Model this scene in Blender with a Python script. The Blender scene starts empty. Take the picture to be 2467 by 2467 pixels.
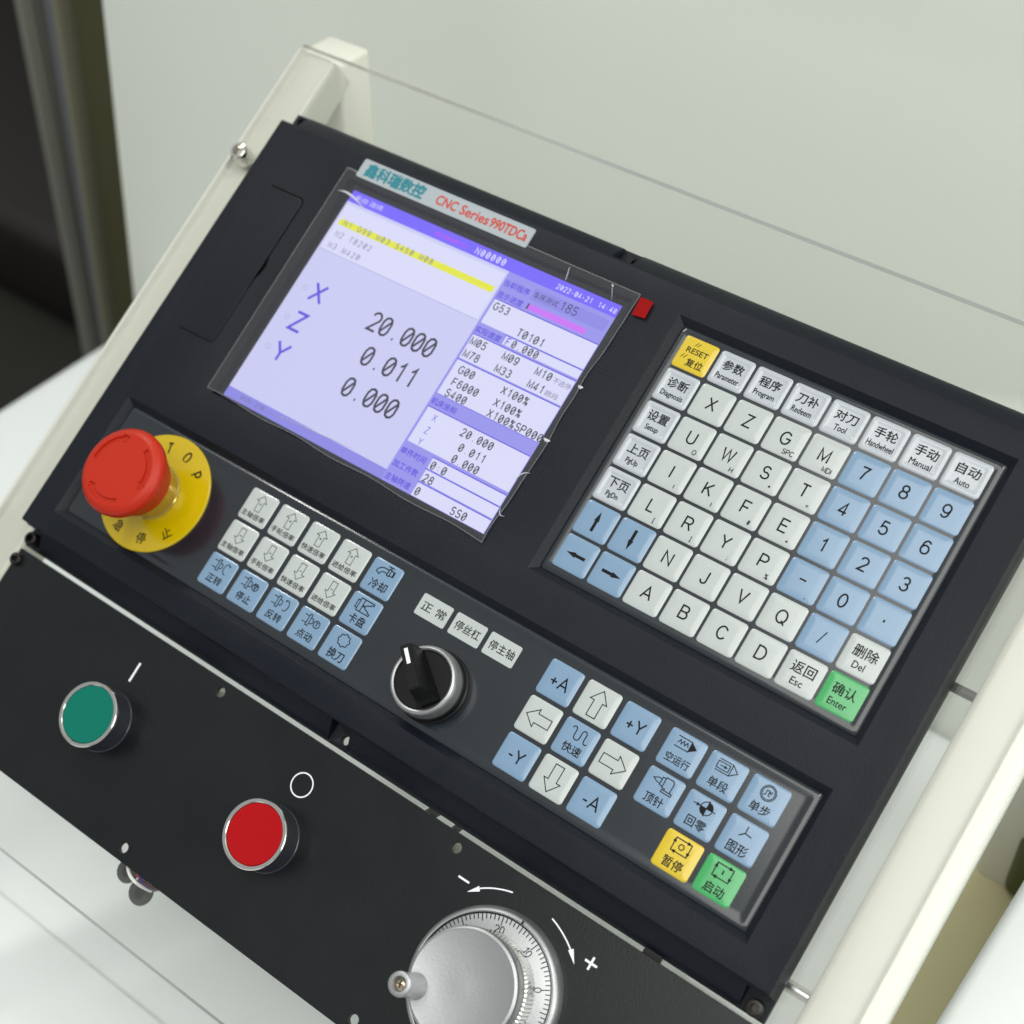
import bpy, bmesh, math, random
from mathutils import Matrix, Vector
random.seed(7)
PI = math.pi
sc = bpy.context.scene
COL = sc.collection

# ------------------------------------------------------------------ camera, world, lamps, exposure
MM = 0.001
TH = math.radians(32.2185)                       # slope of the console against the horizontal
WR = Matrix.Rotation(TH, 3, 'X')                 # panel axes -> world axes


def p2w(x, y, z):
    return (WR @ Vector((x, y, z))) * MM


cam = bpy.data.cameras.new('camera')
co = bpy.data.objects.new('camera', cam)
COL.objects.link(co)
sc.camera = co
cam.sensor_width = 36.0
cam.lens = 54.832
cam.clip_start = 0.02
cam.clip_end = 60
CX = Vector((0.79391679, 0.51440334, -0.32416866))
CY = -Vector((0.41616668, -0.84842326, -0.32708296))
CZ = -Vector((-0.44328481, 0.12476846, -0.88765501))
rot = WR @ Matrix((CX, CY, CZ)).transposed()
co.matrix_world = Matrix.Translation(p2w(277.602, -193.772, 612.380)) @ rot.to_4x4()
cam.dof.use_dof = True
cam.dof.focus_distance = 0.660
cam.dof.aperture_fstop = 8.0

w = bpy.data.worlds.new('World')
sc.world = w
w.use_nodes = True
bg = w.node_tree.nodes['Background']
bg.inputs[0].default_value = (0.83, 0.86, 0.85, 1)
bg.inputs[1].default_value = 0.58


def lamp(name, loc, target, sx, sy, power, color):
    l = bpy.data.lights.new(name, 'AREA')
    l.shape = 'RECTANGLE'
    l.size = sx
    l.size_y = sy
    l.energy = power
    l.color = color
    o = bpy.data.objects.new(name, l)
    COL.objects.link(o)
    o.location = loc
    d = Vector(target) - Vector(loc)
    o.rotation_euler = d.to_track_quat('-Z', 'Y').to_euler()
    return o


LC = (1.0, 1.0, 0.95)
lamp('ceiling_tube', (0.95, 0.35, 2.2), (0.0, 0.0, 0), 1.2, 0.10, 14, LC)
lamp('ceiling_tube', (0.70, 0.95, 2.2), (0.0, 0.0, 0), 1.2, 0.10, 10, LC)
lamp('ceiling_tube', (-1.6, 0.3, 2.2), (0.0, 0.0, 0), 1.2, 0.10, 16, LC)
lamp('overhead_softbox', (0.62, -1.1, 2.3), (0.3, 0.1, -0.2), 2.5, 1.8, 41, LC)  # added soft overhead light: wall fill and glare on the right keys
lamp('side_fill', (2.3, 0.0, 1.15), (0.0, 0.0, -0.1), 1.7, 1.3, 34, (1.0, 1.0, 0.94))  # added side light; brightens recess walls and faces turned right

sc.view_settings.view_transform = 'Standard'
sc.view_settings.look = 'None'
sc.view_settings.exposure = 0.0
sc.view_settings.gamma = 1.0
sc.view_settings.use_curve_mapping = False
sc.cycles.max_bounces = 8
sc.cycles.transparent_max_bounces = 12
sc.cycles.caustics_reflective = True
sc.cycles.blur_glossy = 0.6
sc.cycles.caustics_refractive = False


# ------------------------------------------------------------------ materials
def lin(c):
    return tuple(((v / 255) / 12.92 if v / 255 <= 0.04045 else ((v / 255 + 0.055) / 1.055) ** 2.4) for v in c)


def mat(name, rgb, rough=0.5, metal=0.0, spec=0.5, coat=0.0, coat_rough=0.1, bump=0.0, bscale=2000, var=0.0,
        vscale=20, emit=None, estr=0.0, rvar=0.0, dust=0.0):
    m = bpy.data.materials.new(name)
    m.use_nodes = True
    nt = m.node_tree
    b = nt.nodes['Principled BSDF']
    c = lin(rgb)
    b.inputs['Base Color'].default_value = (*c, 1)
    b.inputs['Roughness'].default_value = rough
    b.inputs['Metallic'].default_value = metal
    b.inputs['Specular IOR Level'].default_value = spec
    b.inputs['Coat Weight'].default_value = coat
    b.inputs['Coat Roughness'].default_value = coat_rough
    if emit is not None:
        b.inputs['Emission Color'].default_value = (*lin(emit), 1)
        b.inputs['Emission Strength'].default_value = estr
    if bump or var or rvar or dust:
        tc = nt.nodes.new('ShaderNodeTexCoord')
    if bump:
        n = nt.nodes.new('ShaderNodeTexNoise')
        n.inputs['Scale'].default_value = bscale
        n.inputs['Detail'].default_value = 3
        nt.links.new(tc.outputs['Object'], n.inputs['Vector'])
        bu = nt.nodes.new('ShaderNodeBump')
        bu.inputs['Strength'].default_value = bump
        bu.inputs['Distance'].default_value = 0.0002
        nt.links.new(n.outputs['Fac'], bu.inputs['Height'])
        nt.links.new(bu.outputs['Normal'], b.inputs['Normal'])
    if var:
        n = nt.nodes.new('ShaderNodeTexNoise')
        n.inputs['Scale'].default_value = vscale
        n.inputs['Detail'].default_value = 5
        nt.links.new(tc.outputs['Object'], n.inputs['Vector'])
        mx = nt.nodes.new('ShaderNodeMix')
        mx.data_type = 'RGBA'
        mx.inputs['A'].default_value = (*[v * (1 - var) for v in c], 1)
        mx.inputs['B'].default_value = (*[min(1, v * (1 + var)) for v in c], 1)
        nt.links.new(n.outputs['Fac'], mx.inputs['Factor'])
        nt.links.new(mx.outputs['Result'], b.inputs['Base Color'])
    if dust:
        vo = nt.nodes.new('ShaderNodeTexVoronoi')
        vo.inputs['Scale'].default_value = 70
        nt.links.new(tc.outputs['Object'], vo.inputs['Vector'])
        sp = nt.nodes.new('ShaderNodeSeparateColor')
        nt.links.new(vo.outputs['Color'], sp.inputs[0])
        th = nt.nodes.new('ShaderNodeMath')
        th.operation = 'MULTIPLY'
        nt.links.new(sp.outputs[0], th.inputs[0])
        th.inputs[1].default_value = 0.022
        lt = nt.nodes.new('ShaderNodeMath')
        lt.operation = 'LESS_THAN'
        nt.links.new(vo.outputs['Distance'], lt.inputs[0])
        nt.links.new(th.outputs[0], lt.inputs[1])
        ns = nt.nodes.new('ShaderNodeTexNoise')
        ns.inputs['Scale'].default_value = 9
        ns.inputs['Detail'].default_value = 8
        ns.inputs['Roughness'].default_value = 0.7
        nt.links.new(tc.outputs['Object'], ns.inputs['Vector'])
        mr_ = nt.nodes.new('ShaderNodeMapRange')
        mr_.inputs['From Min'].default_value = 0.45
        mr_.inputs['From Max'].default_value = 0.8
        mr_.inputs['To Max'].default_value = dust * .10
        nt.links.new(ns.outputs['Fac'], mr_.inputs['Value'])
        m1 = nt.nodes.new('ShaderNodeMath')
        m1.operation = 'MULTIPLY_ADD'
        nt.links.new(lt.outputs[0], m1.inputs[0])
        m1.inputs[1].default_value = dust
        nt.links.new(mr_.outputs[0], m1.inputs[2])
        mx = nt.nodes.new('ShaderNodeMix')
        mx.data_type = 'RGBA'
        mx.inputs['A'].default_value = (*c, 1)
        mx.inputs['B'].default_value = (0.36, 0.37, 0.36, 1)
        nt.links.new(m1.outputs[0], mx.inputs['Factor'])
        nt.links.new(mx.outputs['Result'], b.inputs['Base Color'])
    if rvar:
        n = nt.nodes.new('ShaderNodeTexNoise')
        n.inputs['Scale'].default_value = vscale * 3 + 5
        n.inputs['Detail'].default_value = 6
        nt.links.new(tc.outputs['Object'], n.inputs['Vector'])
        mr = nt.nodes.new('ShaderNodeMapRange')
        mr.inputs['To Min'].default_value = max(0, rough - rvar)
        mr.inputs['To Max'].default_value = min(1, rough + rvar)
        nt.links.new(n.outputs['Fac'], mr.inputs['Value'])
        nt.links.new(mr.outputs['Result'], b.inputs['Roughness'])
    return m


def clear_mat(name, tint, trans, gloss_rough, haze, haze_col, bump=0.0, bscale=30, bdist=0.0008):
    """thin clear sheet: Fresnel gloss over a mix of see-through and a trace of haze"""
    m = bpy.data.materials.new(name)
    m.use_nodes = True
    nt = m.node_tree
    for n in list(nt.nodes):
        nt.nodes.remove(n)
    out = nt.nodes.new('ShaderNodeOutputMaterial')
    tr = nt.nodes.new('ShaderNodeBsdfTransparent')
    tr.inputs[0].default_value = (*tint, 1)
    df = nt.nodes.new('ShaderNodeBsdfDiffuse')
    df.inputs[0].default_value = (*haze_col, 1)
    mx = nt.nodes.new('ShaderNodeMixShader')
    mx.inputs[0].default_value = haze
    nt.links.new(tr.outputs[0], mx.inputs[1])
    nt.links.new(df.outputs[0], mx.inputs[2])
    gl = nt.nodes.new('ShaderNodeBsdfGlossy')
    gl.inputs['Roughness'].default_value = gloss_rough
    fr = nt.nodes.new('ShaderNodeFresnel')
    fr.inputs[0].default_value = trans
    mg = nt.nodes.new('ShaderNodeMixShader')
    nt.links.new(fr.outputs[0], mg.inputs[0])
    nt.links.new(mx.outputs[0], mg.inputs[1])
    nt.links.new(gl.outputs[0], mg.inputs[2])
    nt.links.new(mg.outputs[0], out.inputs[0])
    if bump:
        tc = nt.nodes.new('ShaderNodeTexCoord')
        n = nt.nodes.new('ShaderNodeTexNoise')
        n.inputs['Scale'].default_value = bscale
        nt.links.new(tc.outputs['Object'], n.inputs['Vector'])
        bu = nt.nodes.new('ShaderNodeBump')
        bu.inputs['Strength'].default_value = bump
        bu.inputs['Distance'].default_value = bdist
        nt.links.new(n.outputs['Fac'], bu.inputs['Height'])
        nt.links.new(bu.outputs['Normal'], gl.inputs['Normal'])
        nt.links.new(bu.outputs['Normal'], fr.inputs['Normal'])
    return m


def emis(name, rgb, s=1.0):
    m = bpy.data.materials.new(name)
    m.use_nodes = True
    b = m.node_tree.nodes['Principled BSDF']
    b.inputs['Base Color'].default_value = (0.01, 0.01, 0.012, 1)
    b.inputs['Roughness'].default_value = 0.35
    b.inputs['Emission Color'].default_value = (*lin(rgb), 1)
    b.inputs['Emission Strength'].default_value = s
    return m


M_HOUSE = mat('black_textured_plastic', (11, 16, 26), 0.42, spec=0.24, bump=0.7, bscale=1400, rvar=0.10, vscale=8, dust=0.16)
M_MEMB = mat('dark_membrane_film', (23, 30, 37), 0.22, spec=0.4, bump=0.10, bscale=1300, coat=0.8, coat_rough=0.11, rvar=0.08, vscale=10, dust=0.12)
M_PLATE = mat('black_powder_coat', (13, 17, 20), 0.27, spec=0.36, bump=0.35, bscale=1800, rvar=0.10, vscale=8, dust=0.12)
M_WHITEKEY = mat('key_white', (176, 182, 181), 0.40, coat=0.9, coat_rough=0.13, var=0.02, vscale=60)
M_GREYKEY = mat('key_pale_grey', (174, 179, 186), 0.36, coat=0.9, coat_rough=0.13, var=0.02, vscale=60)
M_BLUEKEY = mat('key_blue', (114, 143, 172), 0.33, coat=0.9, coat_rough=0.13, var=0.02, vscale=60)
M_YELLOWKEY = mat('key_yellow', (204, 176, 6), 0.33, coat=0.9, coat_rough=0.13)
M_GREENKEY = mat('key_green', (48, 156, 84), 0.33, coat=0.9, coat_rough=0.13)
M_INK = mat('black_ink', (10, 11, 14), 0.5, spec=0.2)
M_WHITEINK = mat('white_ink', (232, 234, 242), 0.5)
M_RED = mat('estop_red_plastic', (176, 34, 4), 0.42, spec=0.35, bump=0.1, bscale=1500)
M_YEL = mat('estop_yellow_plate', (190, 163, 0), 0.2, coat=0.5, coat_rough=0.06)
M_STEEL = mat('polished_steel', (205, 205, 202), 0.16, metal=1.0)
M_CHROME = mat('chrome', (225, 222, 215), 0.07, metal=1.0)
M_SATIN = mat('satin_aluminium', (172, 173, 175), 0.42, metal=0.9, bump=0.25, bscale=900, rvar=0.05)
M_DARKMETAL = mat('black_oxide_steel', (52, 50, 48), 0.28, metal=0.8)
M_BLACKPL = mat('black_glossy_plastic', (9, 9, 11), 0.40, spec=0.30)
M_GAP = mat('joint_shadow_black', (4, 4, 5), 0.8, spec=0.05)
M_BUTTONBODY = mat('button_body_black', (42, 44, 52), 0.26, spec=0.6)
M_GREENCAP = mat('button_green', (0, 106, 90), 0.40, spec=0.2, bump=0.06)
M_REDCAP = mat('button_red', (162, 0, 8), 0.40, spec=0.2, bump=0.06)
M_CREAM = mat('cream_gloss_paint', (220, 219, 208), 0.25, coat=0.4, coat_rough=0.1, var=0.02, vscale=12)
M_WALL = mat('pale_green_grey_paint', (228, 232, 223), 0.42, bump=0.03, bscale=60, var=0.03, vscale=2.5)
M_BED = mat('white_gloss_paint', (234, 238, 238), 0.35, bump=0.03, bscale=60, var=0.03, vscale=4)
M_OLIVE = mat('shaded_floor_beige', (226, 216, 172), 0.5, var=0.15, vscale=9)
M_DARKROOM = mat('dark_room_brown', (54, 56, 16), 0.9, spec=0.0, var=0.5, vscale=3)
M_FLOOR = mat('dark_floor', (20, 18, 10), 0.8, var=0.5, vscale=3)
M_ALU = mat('window_frame_aluminium', (150, 150, 140), 0.45, metal=0.4)
M_GREYPAINT = mat('grey_frame_paint', (104, 106, 112), 0.5)
M_ALU2 = mat('pale_door_edge', (132, 130, 112), 0.5)
M_OLIVEDOOR = mat('olive_door_paint', (78, 76, 50), 0.6, var=0.12, vscale=6)
M_DARKGREEN = mat('shadow_patch_green', (70, 76, 36), 0.5, var=0.2, vscale=12)
M_SHEET = clear_mat('clear_acrylic', (0.985, 0.99, 0.985), 1.35, 0.03, 0.025, (0.85, 0.87, 0.85))
M_SHEETEDGE = clear_mat('acrylic_cut_edge', (0.80, 0.84, 0.72), 1.3, 0.2, 0.92, (0.22, 0.24, 0.16))
M_SIDEEDGE = clear_mat('acrylic_polished_edge', (0.95, 0.96, 0.92), 1.45, 0.1, 0.35, (0.72, 0.73, 0.66), 0.2, 60)
M_FILM = clear_mat('peel_off_film', (0.93, 0.93, 0.94), 1.4, 0.07, 0.035, (0.8, 0.82, 0.85), 0.35, 30, 0.0012)
M_FILMRIM = clear_mat('film_edge_glint', (0.95, 0.95, 0.96), 1.4, 0.2, 0.13, (0.72, 0.74, 0.80))
M_CREASEGLINT = mat('film_crease_highlight', (200, 202, 212), 0.25, spec=0.8)
M_NAME = mat('nameplate_white', (158, 166, 172), 0.35)
M_TEAL = mat('teal_print', (0, 116, 130), 0.45)
M_REDINK = mat('red_print', (186, 44, 26), 0.45)
M_TAG = mat('red_tag_plastic', (140, 0, 1), 0.45, spec=0.1)
M_RUBBER = mat('black_rubber', (52, 53, 48), 0.7)
M_WIREW = mat('wire_white', (225, 225, 220), 0.35)
M_WIRER = mat('wire_red', (180, 40, 36), 0.35)
M_WIREB = mat('wire_blue', (40, 46, 120), 0.35)
M_WIREBR = mat('wire_brown', (90, 50, 50), 0.35)
M_BRASS = mat('screw_steel_warm', (200, 186, 160), 0.2, metal=1.0)
M_LCDGLASS = mat('lcd_black_glass', (16, 16, 34), 0.12)
E_BG = emis('lcd_lavender', (207, 207, 248))
E_TITLE = emis('lcd_violet', (112, 92, 255))
E_COL = emis('lcd_mauve', (150, 146, 240))
E_BOX = emis('lcd_pale', (222, 223, 254))
E_BAND = emis('lcd_band', (138, 134, 232))
E_YEL = emis('lcd_yellow', (232, 236, 20))
E_PINK = emis('lcd_pink', (206, 108, 250))
E_DEEP = emis('lcd_deep_blue', (80, 62, 222))
E_WHITE = emis('lcd_white', (232, 230, 255))
E_MAG = emis('lcd_magenta', (196, 60, 250))
E_TXT = emis('lcd_dark_text', (24, 22, 46))
E_GREYT = emis('lcd_grey_text', (108, 108, 146))
E_LINE = emis('lcd_line', (170, 168, 222))


# ------------------------------------------------------------------ mesh helpers (panel millimetres)
class MB:
    def __init__(s):
        s.v = []
        s.f = []
        s.m = []
        s.sm = []
        s.mats = []

    def mi(s, m):
        if m not in s.mats:
            s.mats.append(m)
        return s.mats.index(m)

    def add(s, vs, fs, m, smooth=False):
        o = len(s.v)
        s.v += [tuple(p) for p in vs]
        k = s.mi(m)
        for f in fs:
            s.f.append([i + o for i in f])
            s.m.append(k)
            s.sm.append(smooth)

    def box(s, x0, x1, y0, y1, z0, z1, m):
        v = [(x0, y0, z0), (x1, y0, z0), (x1, y1, z0), (x0, y1, z0), (x0, y0, z1), (x1, y0, z1), (x1, y1, z1), (x0, y1, z1)]
        s.add(v, [(3, 2, 1, 0), (4, 5, 6, 7), (0, 1, 5, 4), (1, 2, 6, 5), (2, 3, 7, 6), (3, 0, 4, 7)], m)

    def rect(s, x0, x1, y0, y1, z, m):
        s.add([(x0, y0, z), (x1, y0, z), (x1, y1, z), (x0, y1, z)], [(0, 1, 2, 3)], m)

    def lathe(s, prof, cx, cy, m, n=64, smooth=True, cap0=False, cap1=False, tooth=None):
        vs, fs = [], []
        for i, (r, z) in enumerate(prof):
            for k in range(n):
                a = 2 * PI * k / n
                rr = r
                if tooth and tooth[0] <= i <= tooth[1]:
                    rr = r + (tooth[2] if k % 2 else -tooth[2])
                vs.append((cx + rr * math.cos(a), cy + rr * math.sin(a), z))
        for i in range(len(prof) - 1):
            for k in range(n):
                a, b = i * n + k, i * n + (k + 1) % n
                fs.append((a, a + n, b + n, b) if prof[i][1] > prof[i + 1][1] or prof[i][0] < prof[i + 1][0] else (a, b, b + n, a + n))
        s.add(vs, fs, m, smooth)
        if cap0:
            s.add(vs[:n], [tuple(range(n))], m)
        if cap1:
            s.add(vs[-n:], [tuple(range(n))], m)

    def poly(s, pts, z, m):
        s.add([(x, y, z) for x, y in pts], [tuple(range(len(pts)))], m)

    def ribbon(s, pts, wd, z, m, closed=False):
        pts = [Vector(p) for p in pts]
        q = [pts[0]]
        for p in pts[1:]:
            if (p - q[-1]).length > 1e-4:
                q.append(p)
        pts = q
        n = len(pts)
        if n < 2:
            return
        h = wd / 2
        L, R_ = [], []
        for i in range(n):
            if closed:
                a, b = pts[(i - 1) % n], pts[(i + 1) % n]
            else:
                a, b = pts[max(i - 1, 0)], pts[min(i + 1, n - 1)]
            d0 = (pts[i] - a).normalized() if (pts[i] - a).length > 1e-6 else None
            d1 = (b - pts[i]).normalized() if (b - pts[i]).length > 1e-6 else None
            d0 = d0 or d1
            d1 = d1 or d0
            n0 = Vector((-d0.y, d0.x))
            n1 = Vector((-d1.y, d1.x))
            t = n0 + n1
            if t.length < 1e-3:
                t = n0
            t.normalize()
            k = min(1 / max(t.dot(n0), 0.3), 2.4)
            L.append(pts[i] + t * h * k)
            R_.append(pts[i] - t * h * k)
        vs = [(p.x, p.y, z) for p in L] + [(p.x, p.y, z) for p in R_]
        fs = []
        for i in range(n if closed else n - 1):
            j = (i + 1) % n
            fs.append((n + i, n + j, j, i))
        s.add(vs, fs, m)

    def lines(s, strokes, wd, z, m):
        for i, st in enumerate(strokes):
            cl = len(st) > 2 and st[-1] == st[0]
            s.ribbon(st[:-1] if cl else st, wd, z + 0.006 * (i % 5), m, cl)

    def build(s, name, parent=None, anchor=(0, 0, 0), sharp=None):
        me = bpy.data.meshes.new(name)
        ax, ay, az = anchor
        me.from_pydata([((x - ax) * MM, (y - ay) * MM, (z - az) * MM) for x, y, z in s.v], [], s.f)
        for m in s.mats:
            me.materials.append(m)
        me.polygons.foreach_set('material_index', s.m)
        me.polygons.foreach_set('use_smooth', s.sm)
        me.update()
        if any(s.sm):
            me.set_sharp_from_angle(angle=math.radians(sharp or 35))
        o = bpy.data.objects.new(name, me)
        COL.objects.link(o)
        if parent:
            o.parent = parent
        return o


def tag(o, label=None, cat=None, group=None, kind=None):
    if label:
        o['label'] = label
    if cat:
        o['category'] = cat
    if group:
        o['group'] = group
    if kind:
        o['kind'] = kind
    return o


def root(name, x, y, z, label, cat, group=None):
    o = bpy.data.objects.new(name, None)
    o.empty_display_size = 0.01
    COL.objects.link(o)
    o.location = p2w(x, y, z)
    o.rotation_euler = (TH, 0, 0)
    o['anchor'] = (x, y, z)
    tag(o, label, cat, group)
    return o


def sub(mb, name, par, label=None, sharp=None, off=None):
    """mesh part given in panel mm, parented to a thing (or to one of its parts)"""
    top = par
    while top.parent:
        top = top.parent
    a = tuple(top['anchor'])
    o = mb.build(name, par, a, sharp)
    if label:
        o['label'] = label
    return o


def arc(cx, cy, rx, ry, a0, a1, n=12):
    return [(cx + rx * math.cos(math.radians(a0 + (a1 - a0) * i / n)), cy + ry * math.sin(math.radians(a0 + (a1 - a0) * i / n))) for i in range(n + 1)]


def bez3(p0, p1, p2, p3, n_=14):
    return [tuple((1 - t) ** 3 * a + 3 * t * (1 - t) ** 2 * b + 3 * t * t * (1 - t) * c_ + t ** 3 * d for a, b, c_, d in zip(p0, p1, p2, p3)) for t in [i / n_ for i in range(n_ + 1)]]


# stroke lettering, each glyph: (width, strokes) on a height of 1
def glyphs():
    G = {}
    ov = arc(.31, .5, .31, .5, 90, 450, 24)
    G['O'] = (.78, [arc(.39, .5, .39, .5, 90, 450, 28)])
    G['0'] = (.58, [arc(.29, .5, .29, .5, 90, 450, 24)])
    G['z'] = (.56, [[(.28, 1), (.1, .93), (.0, .72), (0, .28), (.1, .07), (.28, 0), (.46, .07), (.56, .28), (.56, .72), (.46, .93), (.28, 1)], [(.5, .86), (.06, .14)]])
    G['1'] = (.3, [[(.0, .76), (.12, .83), (.25, 1), (.25, 0)]])
    G['2'] = (.56, [arc(.28, .72, .27, .28, 170, -25, 12) + [(.0, .0), (.56, 0)]])
    G['3'] = (.56, [arc(.28, .74, .25, .26, 160, -75, 12) + [(.24, .53)], [(.30, .53)] + arc(.28, .27, .28, .27, 70, -165, 14)])
    G['4'] = (.6, [[(.6, .26), (0, .26), (.42, 1), (.42, 0)]])
    G['5'] = (.56, [[(.52, 1), (.1, 1), (.04, .52)] + arc(.27, .32, .29, .32, 120, -160, 16)])
    G['6'] = (.58, [arc(.31, .66, .27, .34, 35, 170, 10) + arc(.29, .32, .29, .32, 180, 540, 22)])
    G['7'] = (.56, [[(0, 1), (.56, 1), (.34, .6), (.2, 0)]])
    G['8'] = (.58, [arc(.29, .76, .24, .24, 270, 630, 20), arc(.29, .27, .29, .27, 90, 450, 22)])
    G['9'] = (.58, [arc(.27, .34, .27, .34, 215, 350, 10)[0:] + arc(.29, .68, .29, .32, 0, 360, 22)])
    G['.'] = (.12, [[(.0, .05), (.1, .05)]])
    G[':'] = (.12, [[(.0, .2), (.1, .2)], [(.0, .62), (.1, .62)]])
    G['-'] = (.36, [[(0, .4), (.36, .4)]])
    G['+'] = (.56, [[(0, .42), (.56, .42)], [(.28, .14), (.28, .70)]])
    G['='] = (.5, [[(0, .3), (.5, .3)], [(0, .58), (.5, .58)]])
    G['%'] = (.62, [[(.55, 1), (.05, 0)], arc(.12, .82, .12, .17, 0, 360, 10), arc(.5, .18, .12, .17, 0, 360, 10)])
    G['/'] = (.3, [[(.0, 0), (.3, 1)]])
    G['('] = (.2, [arc(.5, .45, .5, .62, 140, 220, 8)])
    G[')'] = (.2, [arc(-.3, .45, .5, .62, 40, -40, 8)])
    G['['] = (.2, [[(.2, 1), (0, 1), (0, -.1), (.2, -.1)]])
    G[']'] = (.2, [[(0, 1), (.2, 1), (.2, -.1), (0, -.1)]])
    G[';'] = (.12, [[(.0, .6), (.1, .6)], [(.06, .12), (.0, -.1)]])
    G[','] = (.12, [[(.08, .14), (.0, -.14)]])
    G['#'] = (.6, [[(.2, 0), (.3, 1)], [(.42, 0), (.52, 1)], [(.02, .32), (.64, .32)], [(.06, .68), (.68, .68)]])
    G['*'] = (.4, [[(.2, .5), (.2, 1)], [(0, .62), (.4, .88)], [(0, .88), (.4, .62)]])
    G['A'] = (.8, [[(0, 0), (.4, 1), (.8, 0)], [(.13, .34), (.67, .34)]])
    G['B'] = (.64, [[(.34, .53), (0, .53), (0, 1)] + arc(.36, .765, .24, .235, 90, -90, 8), [(0, .53), (0, 0)] + arc(.38, .265, .26, .265, -90, 90, 10)])
    G['C'] = (.74, [arc(.38, .5, .38, .5, 35, 325, 20)])
    G['D'] = (.72, [[(.3, 0), (0, 0), (0, 1), (.3, 1)] + arc(.32, .5, .4, .5, 90, -90, 16)])
    G['E'] = (.62, [[(.62, 1), (0, 1), (0, 0), (.64, 0)], [(0, .52), (.56, .52)]])
    G['F'] = (.58, [[(.6, 1), (0, 1), (0, 0)], [(0, .5), (.52, .5)]])
    G['G'] = (.78, [arc(.39, .5, .39, .5, 40, 335, 20) + [(.76, .48), (.42, .48)]])
    G['H'] = (.7, [[(0, 0), (0, 1)], [(.7, 0), (.7, 1)], [(0, .5), (.7, .5)]])
    G['I'] = (.04, [[(.02, 0), (.02, 1)]])
    G['J'] = (.46, [[(.46, 1), (.46, .28)] + arc(.23, .25, .23, .25, 0, -180, 10)])
    G['K'] = (.66, [[(0, 0), (0, 1)], [(.62, 1), (.0, .38)], [(.22, .6), (.66, 0)]])
    G['L'] = (.52, [[(0, 1), (0, 0), (.54, 0)]])
    G['M'] = (.76, [[(0, 0), (0, 1), (.38, .12), (.76, 1), (.76, 0)]])
    G['N'] = (.68, [[(0, 0), (0, 1), (.68, 0), (.68, 1)]])
    G['P'] = (.64, [[(0, 0), (0, 1), (.34, 1)] + arc(.36, .73, .26, .27, 90, -90, 10) + [(0, .46)]])
    G['Q'] = (.8, [arc(.4, .5, .4, .5, 90, 450, 28), [(.5, .2), (.8, -.08)]])
    G['R'] = (.68, [[(0, 0), (0, 1), (.38, 1)] + arc(.4, .74, .24, .26, 90, -90, 10) + [(0, .48)], [(.38, .48), (.68, 0)]])
    G['S'] = (.64, [arc(.32, .74, .27, .26, 25, 250, 12) + arc(.32, .27, .31, .27, 70, -160, 14)])
    G['T'] = (.66, [[(0, 1), (.66, 1)], [(.33, 1), (.33, 0)]])
    G['U'] = (.68, [[(0, 1), (0, .34)] + arc(.34, .34, .34, .34, 180, 360, 14) + [(.68, 1)]])
    G['V'] = (.72, [[(0, 1), (.36, 0), (.72, 1)]])
    G['W'] = (1.0, [[(0, 1), (.25, 0), (.5, .96), (.75, 0), (1.0, 1)]])
    G['X'] = (.7, [[(0, 0), (.66, 1)], [(.02, 1), (.7, 0)]])
    G['Y'] = (.72, [[(0, 1), (.36, .45), (.72, 1)], [(.36, .47), (.36, 0)]])
    G['Z'] = (.64, [[(.03, 1), (.62, 1), (0, 0), (.65, 0)]])
    return G


GL = glyphs()


def stext(mb, s, x, y, h, z, m, wd=.1, pitch=None, sx=1.0, gap=.22, slash=False, center=False, shear=0.0, fn=None):
    """stroke text, baseline at (x,y); pitch = fixed advance in mm"""
    if center:
        tot = 0
        for i, ch in enumerate(s):
            tot += (GL[ch][0] * sx * h if ch in GL else .3 * h) + (gap * h if i < len(s) - 1 else 0)
        x = x - tot / 2
    for ch in s:
        c2 = 'z' if (ch == '0' and slash) else ch
        if ch == ' ':
            x += pitch or .5 * h
            continue
        gw, st = GL[c2]
        off = (pitch - gw * sx * h) / 2 if pitch else 0
        S = [[(x + off + px * h * sx, y + py * h) for px, py in k] for k in st]
        if fn:
            S = [[fn(*p) for p in k] for k in S]
        mb.lines(S, wd * h, z, m)
        x += pitch if pitch else gw * sx * h + gap * h


_tc = {}


def tmesh(s, bold=0.0):
    k = (s, bold)
    if k not in _tc:
        c = bpy.data.curves.new('t', 'FONT')
        c.body = s
        c.resolution_u = 3
        c.offset = bold
        o = bpy.data.objects.new('t', c)
        COL.objects.link(o)
        bpy.context.view_layer.update()
        d = bpy.context.evaluated_depsgraph_get()
        me = bpy.data.meshes.new_from_object(o.evaluated_get(d))
        vs = [(v.co.x, v.co.y) for v in me.vertices]
        fs = [tuple(p.vertices) for p in me.polygons]
        bpy.data.objects.remove(o)
        bpy.data.curves.remove(c)
        bpy.data.meshes.remove(me)
        _tc[k] = (vs, fs)
    return _tc[k]


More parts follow.
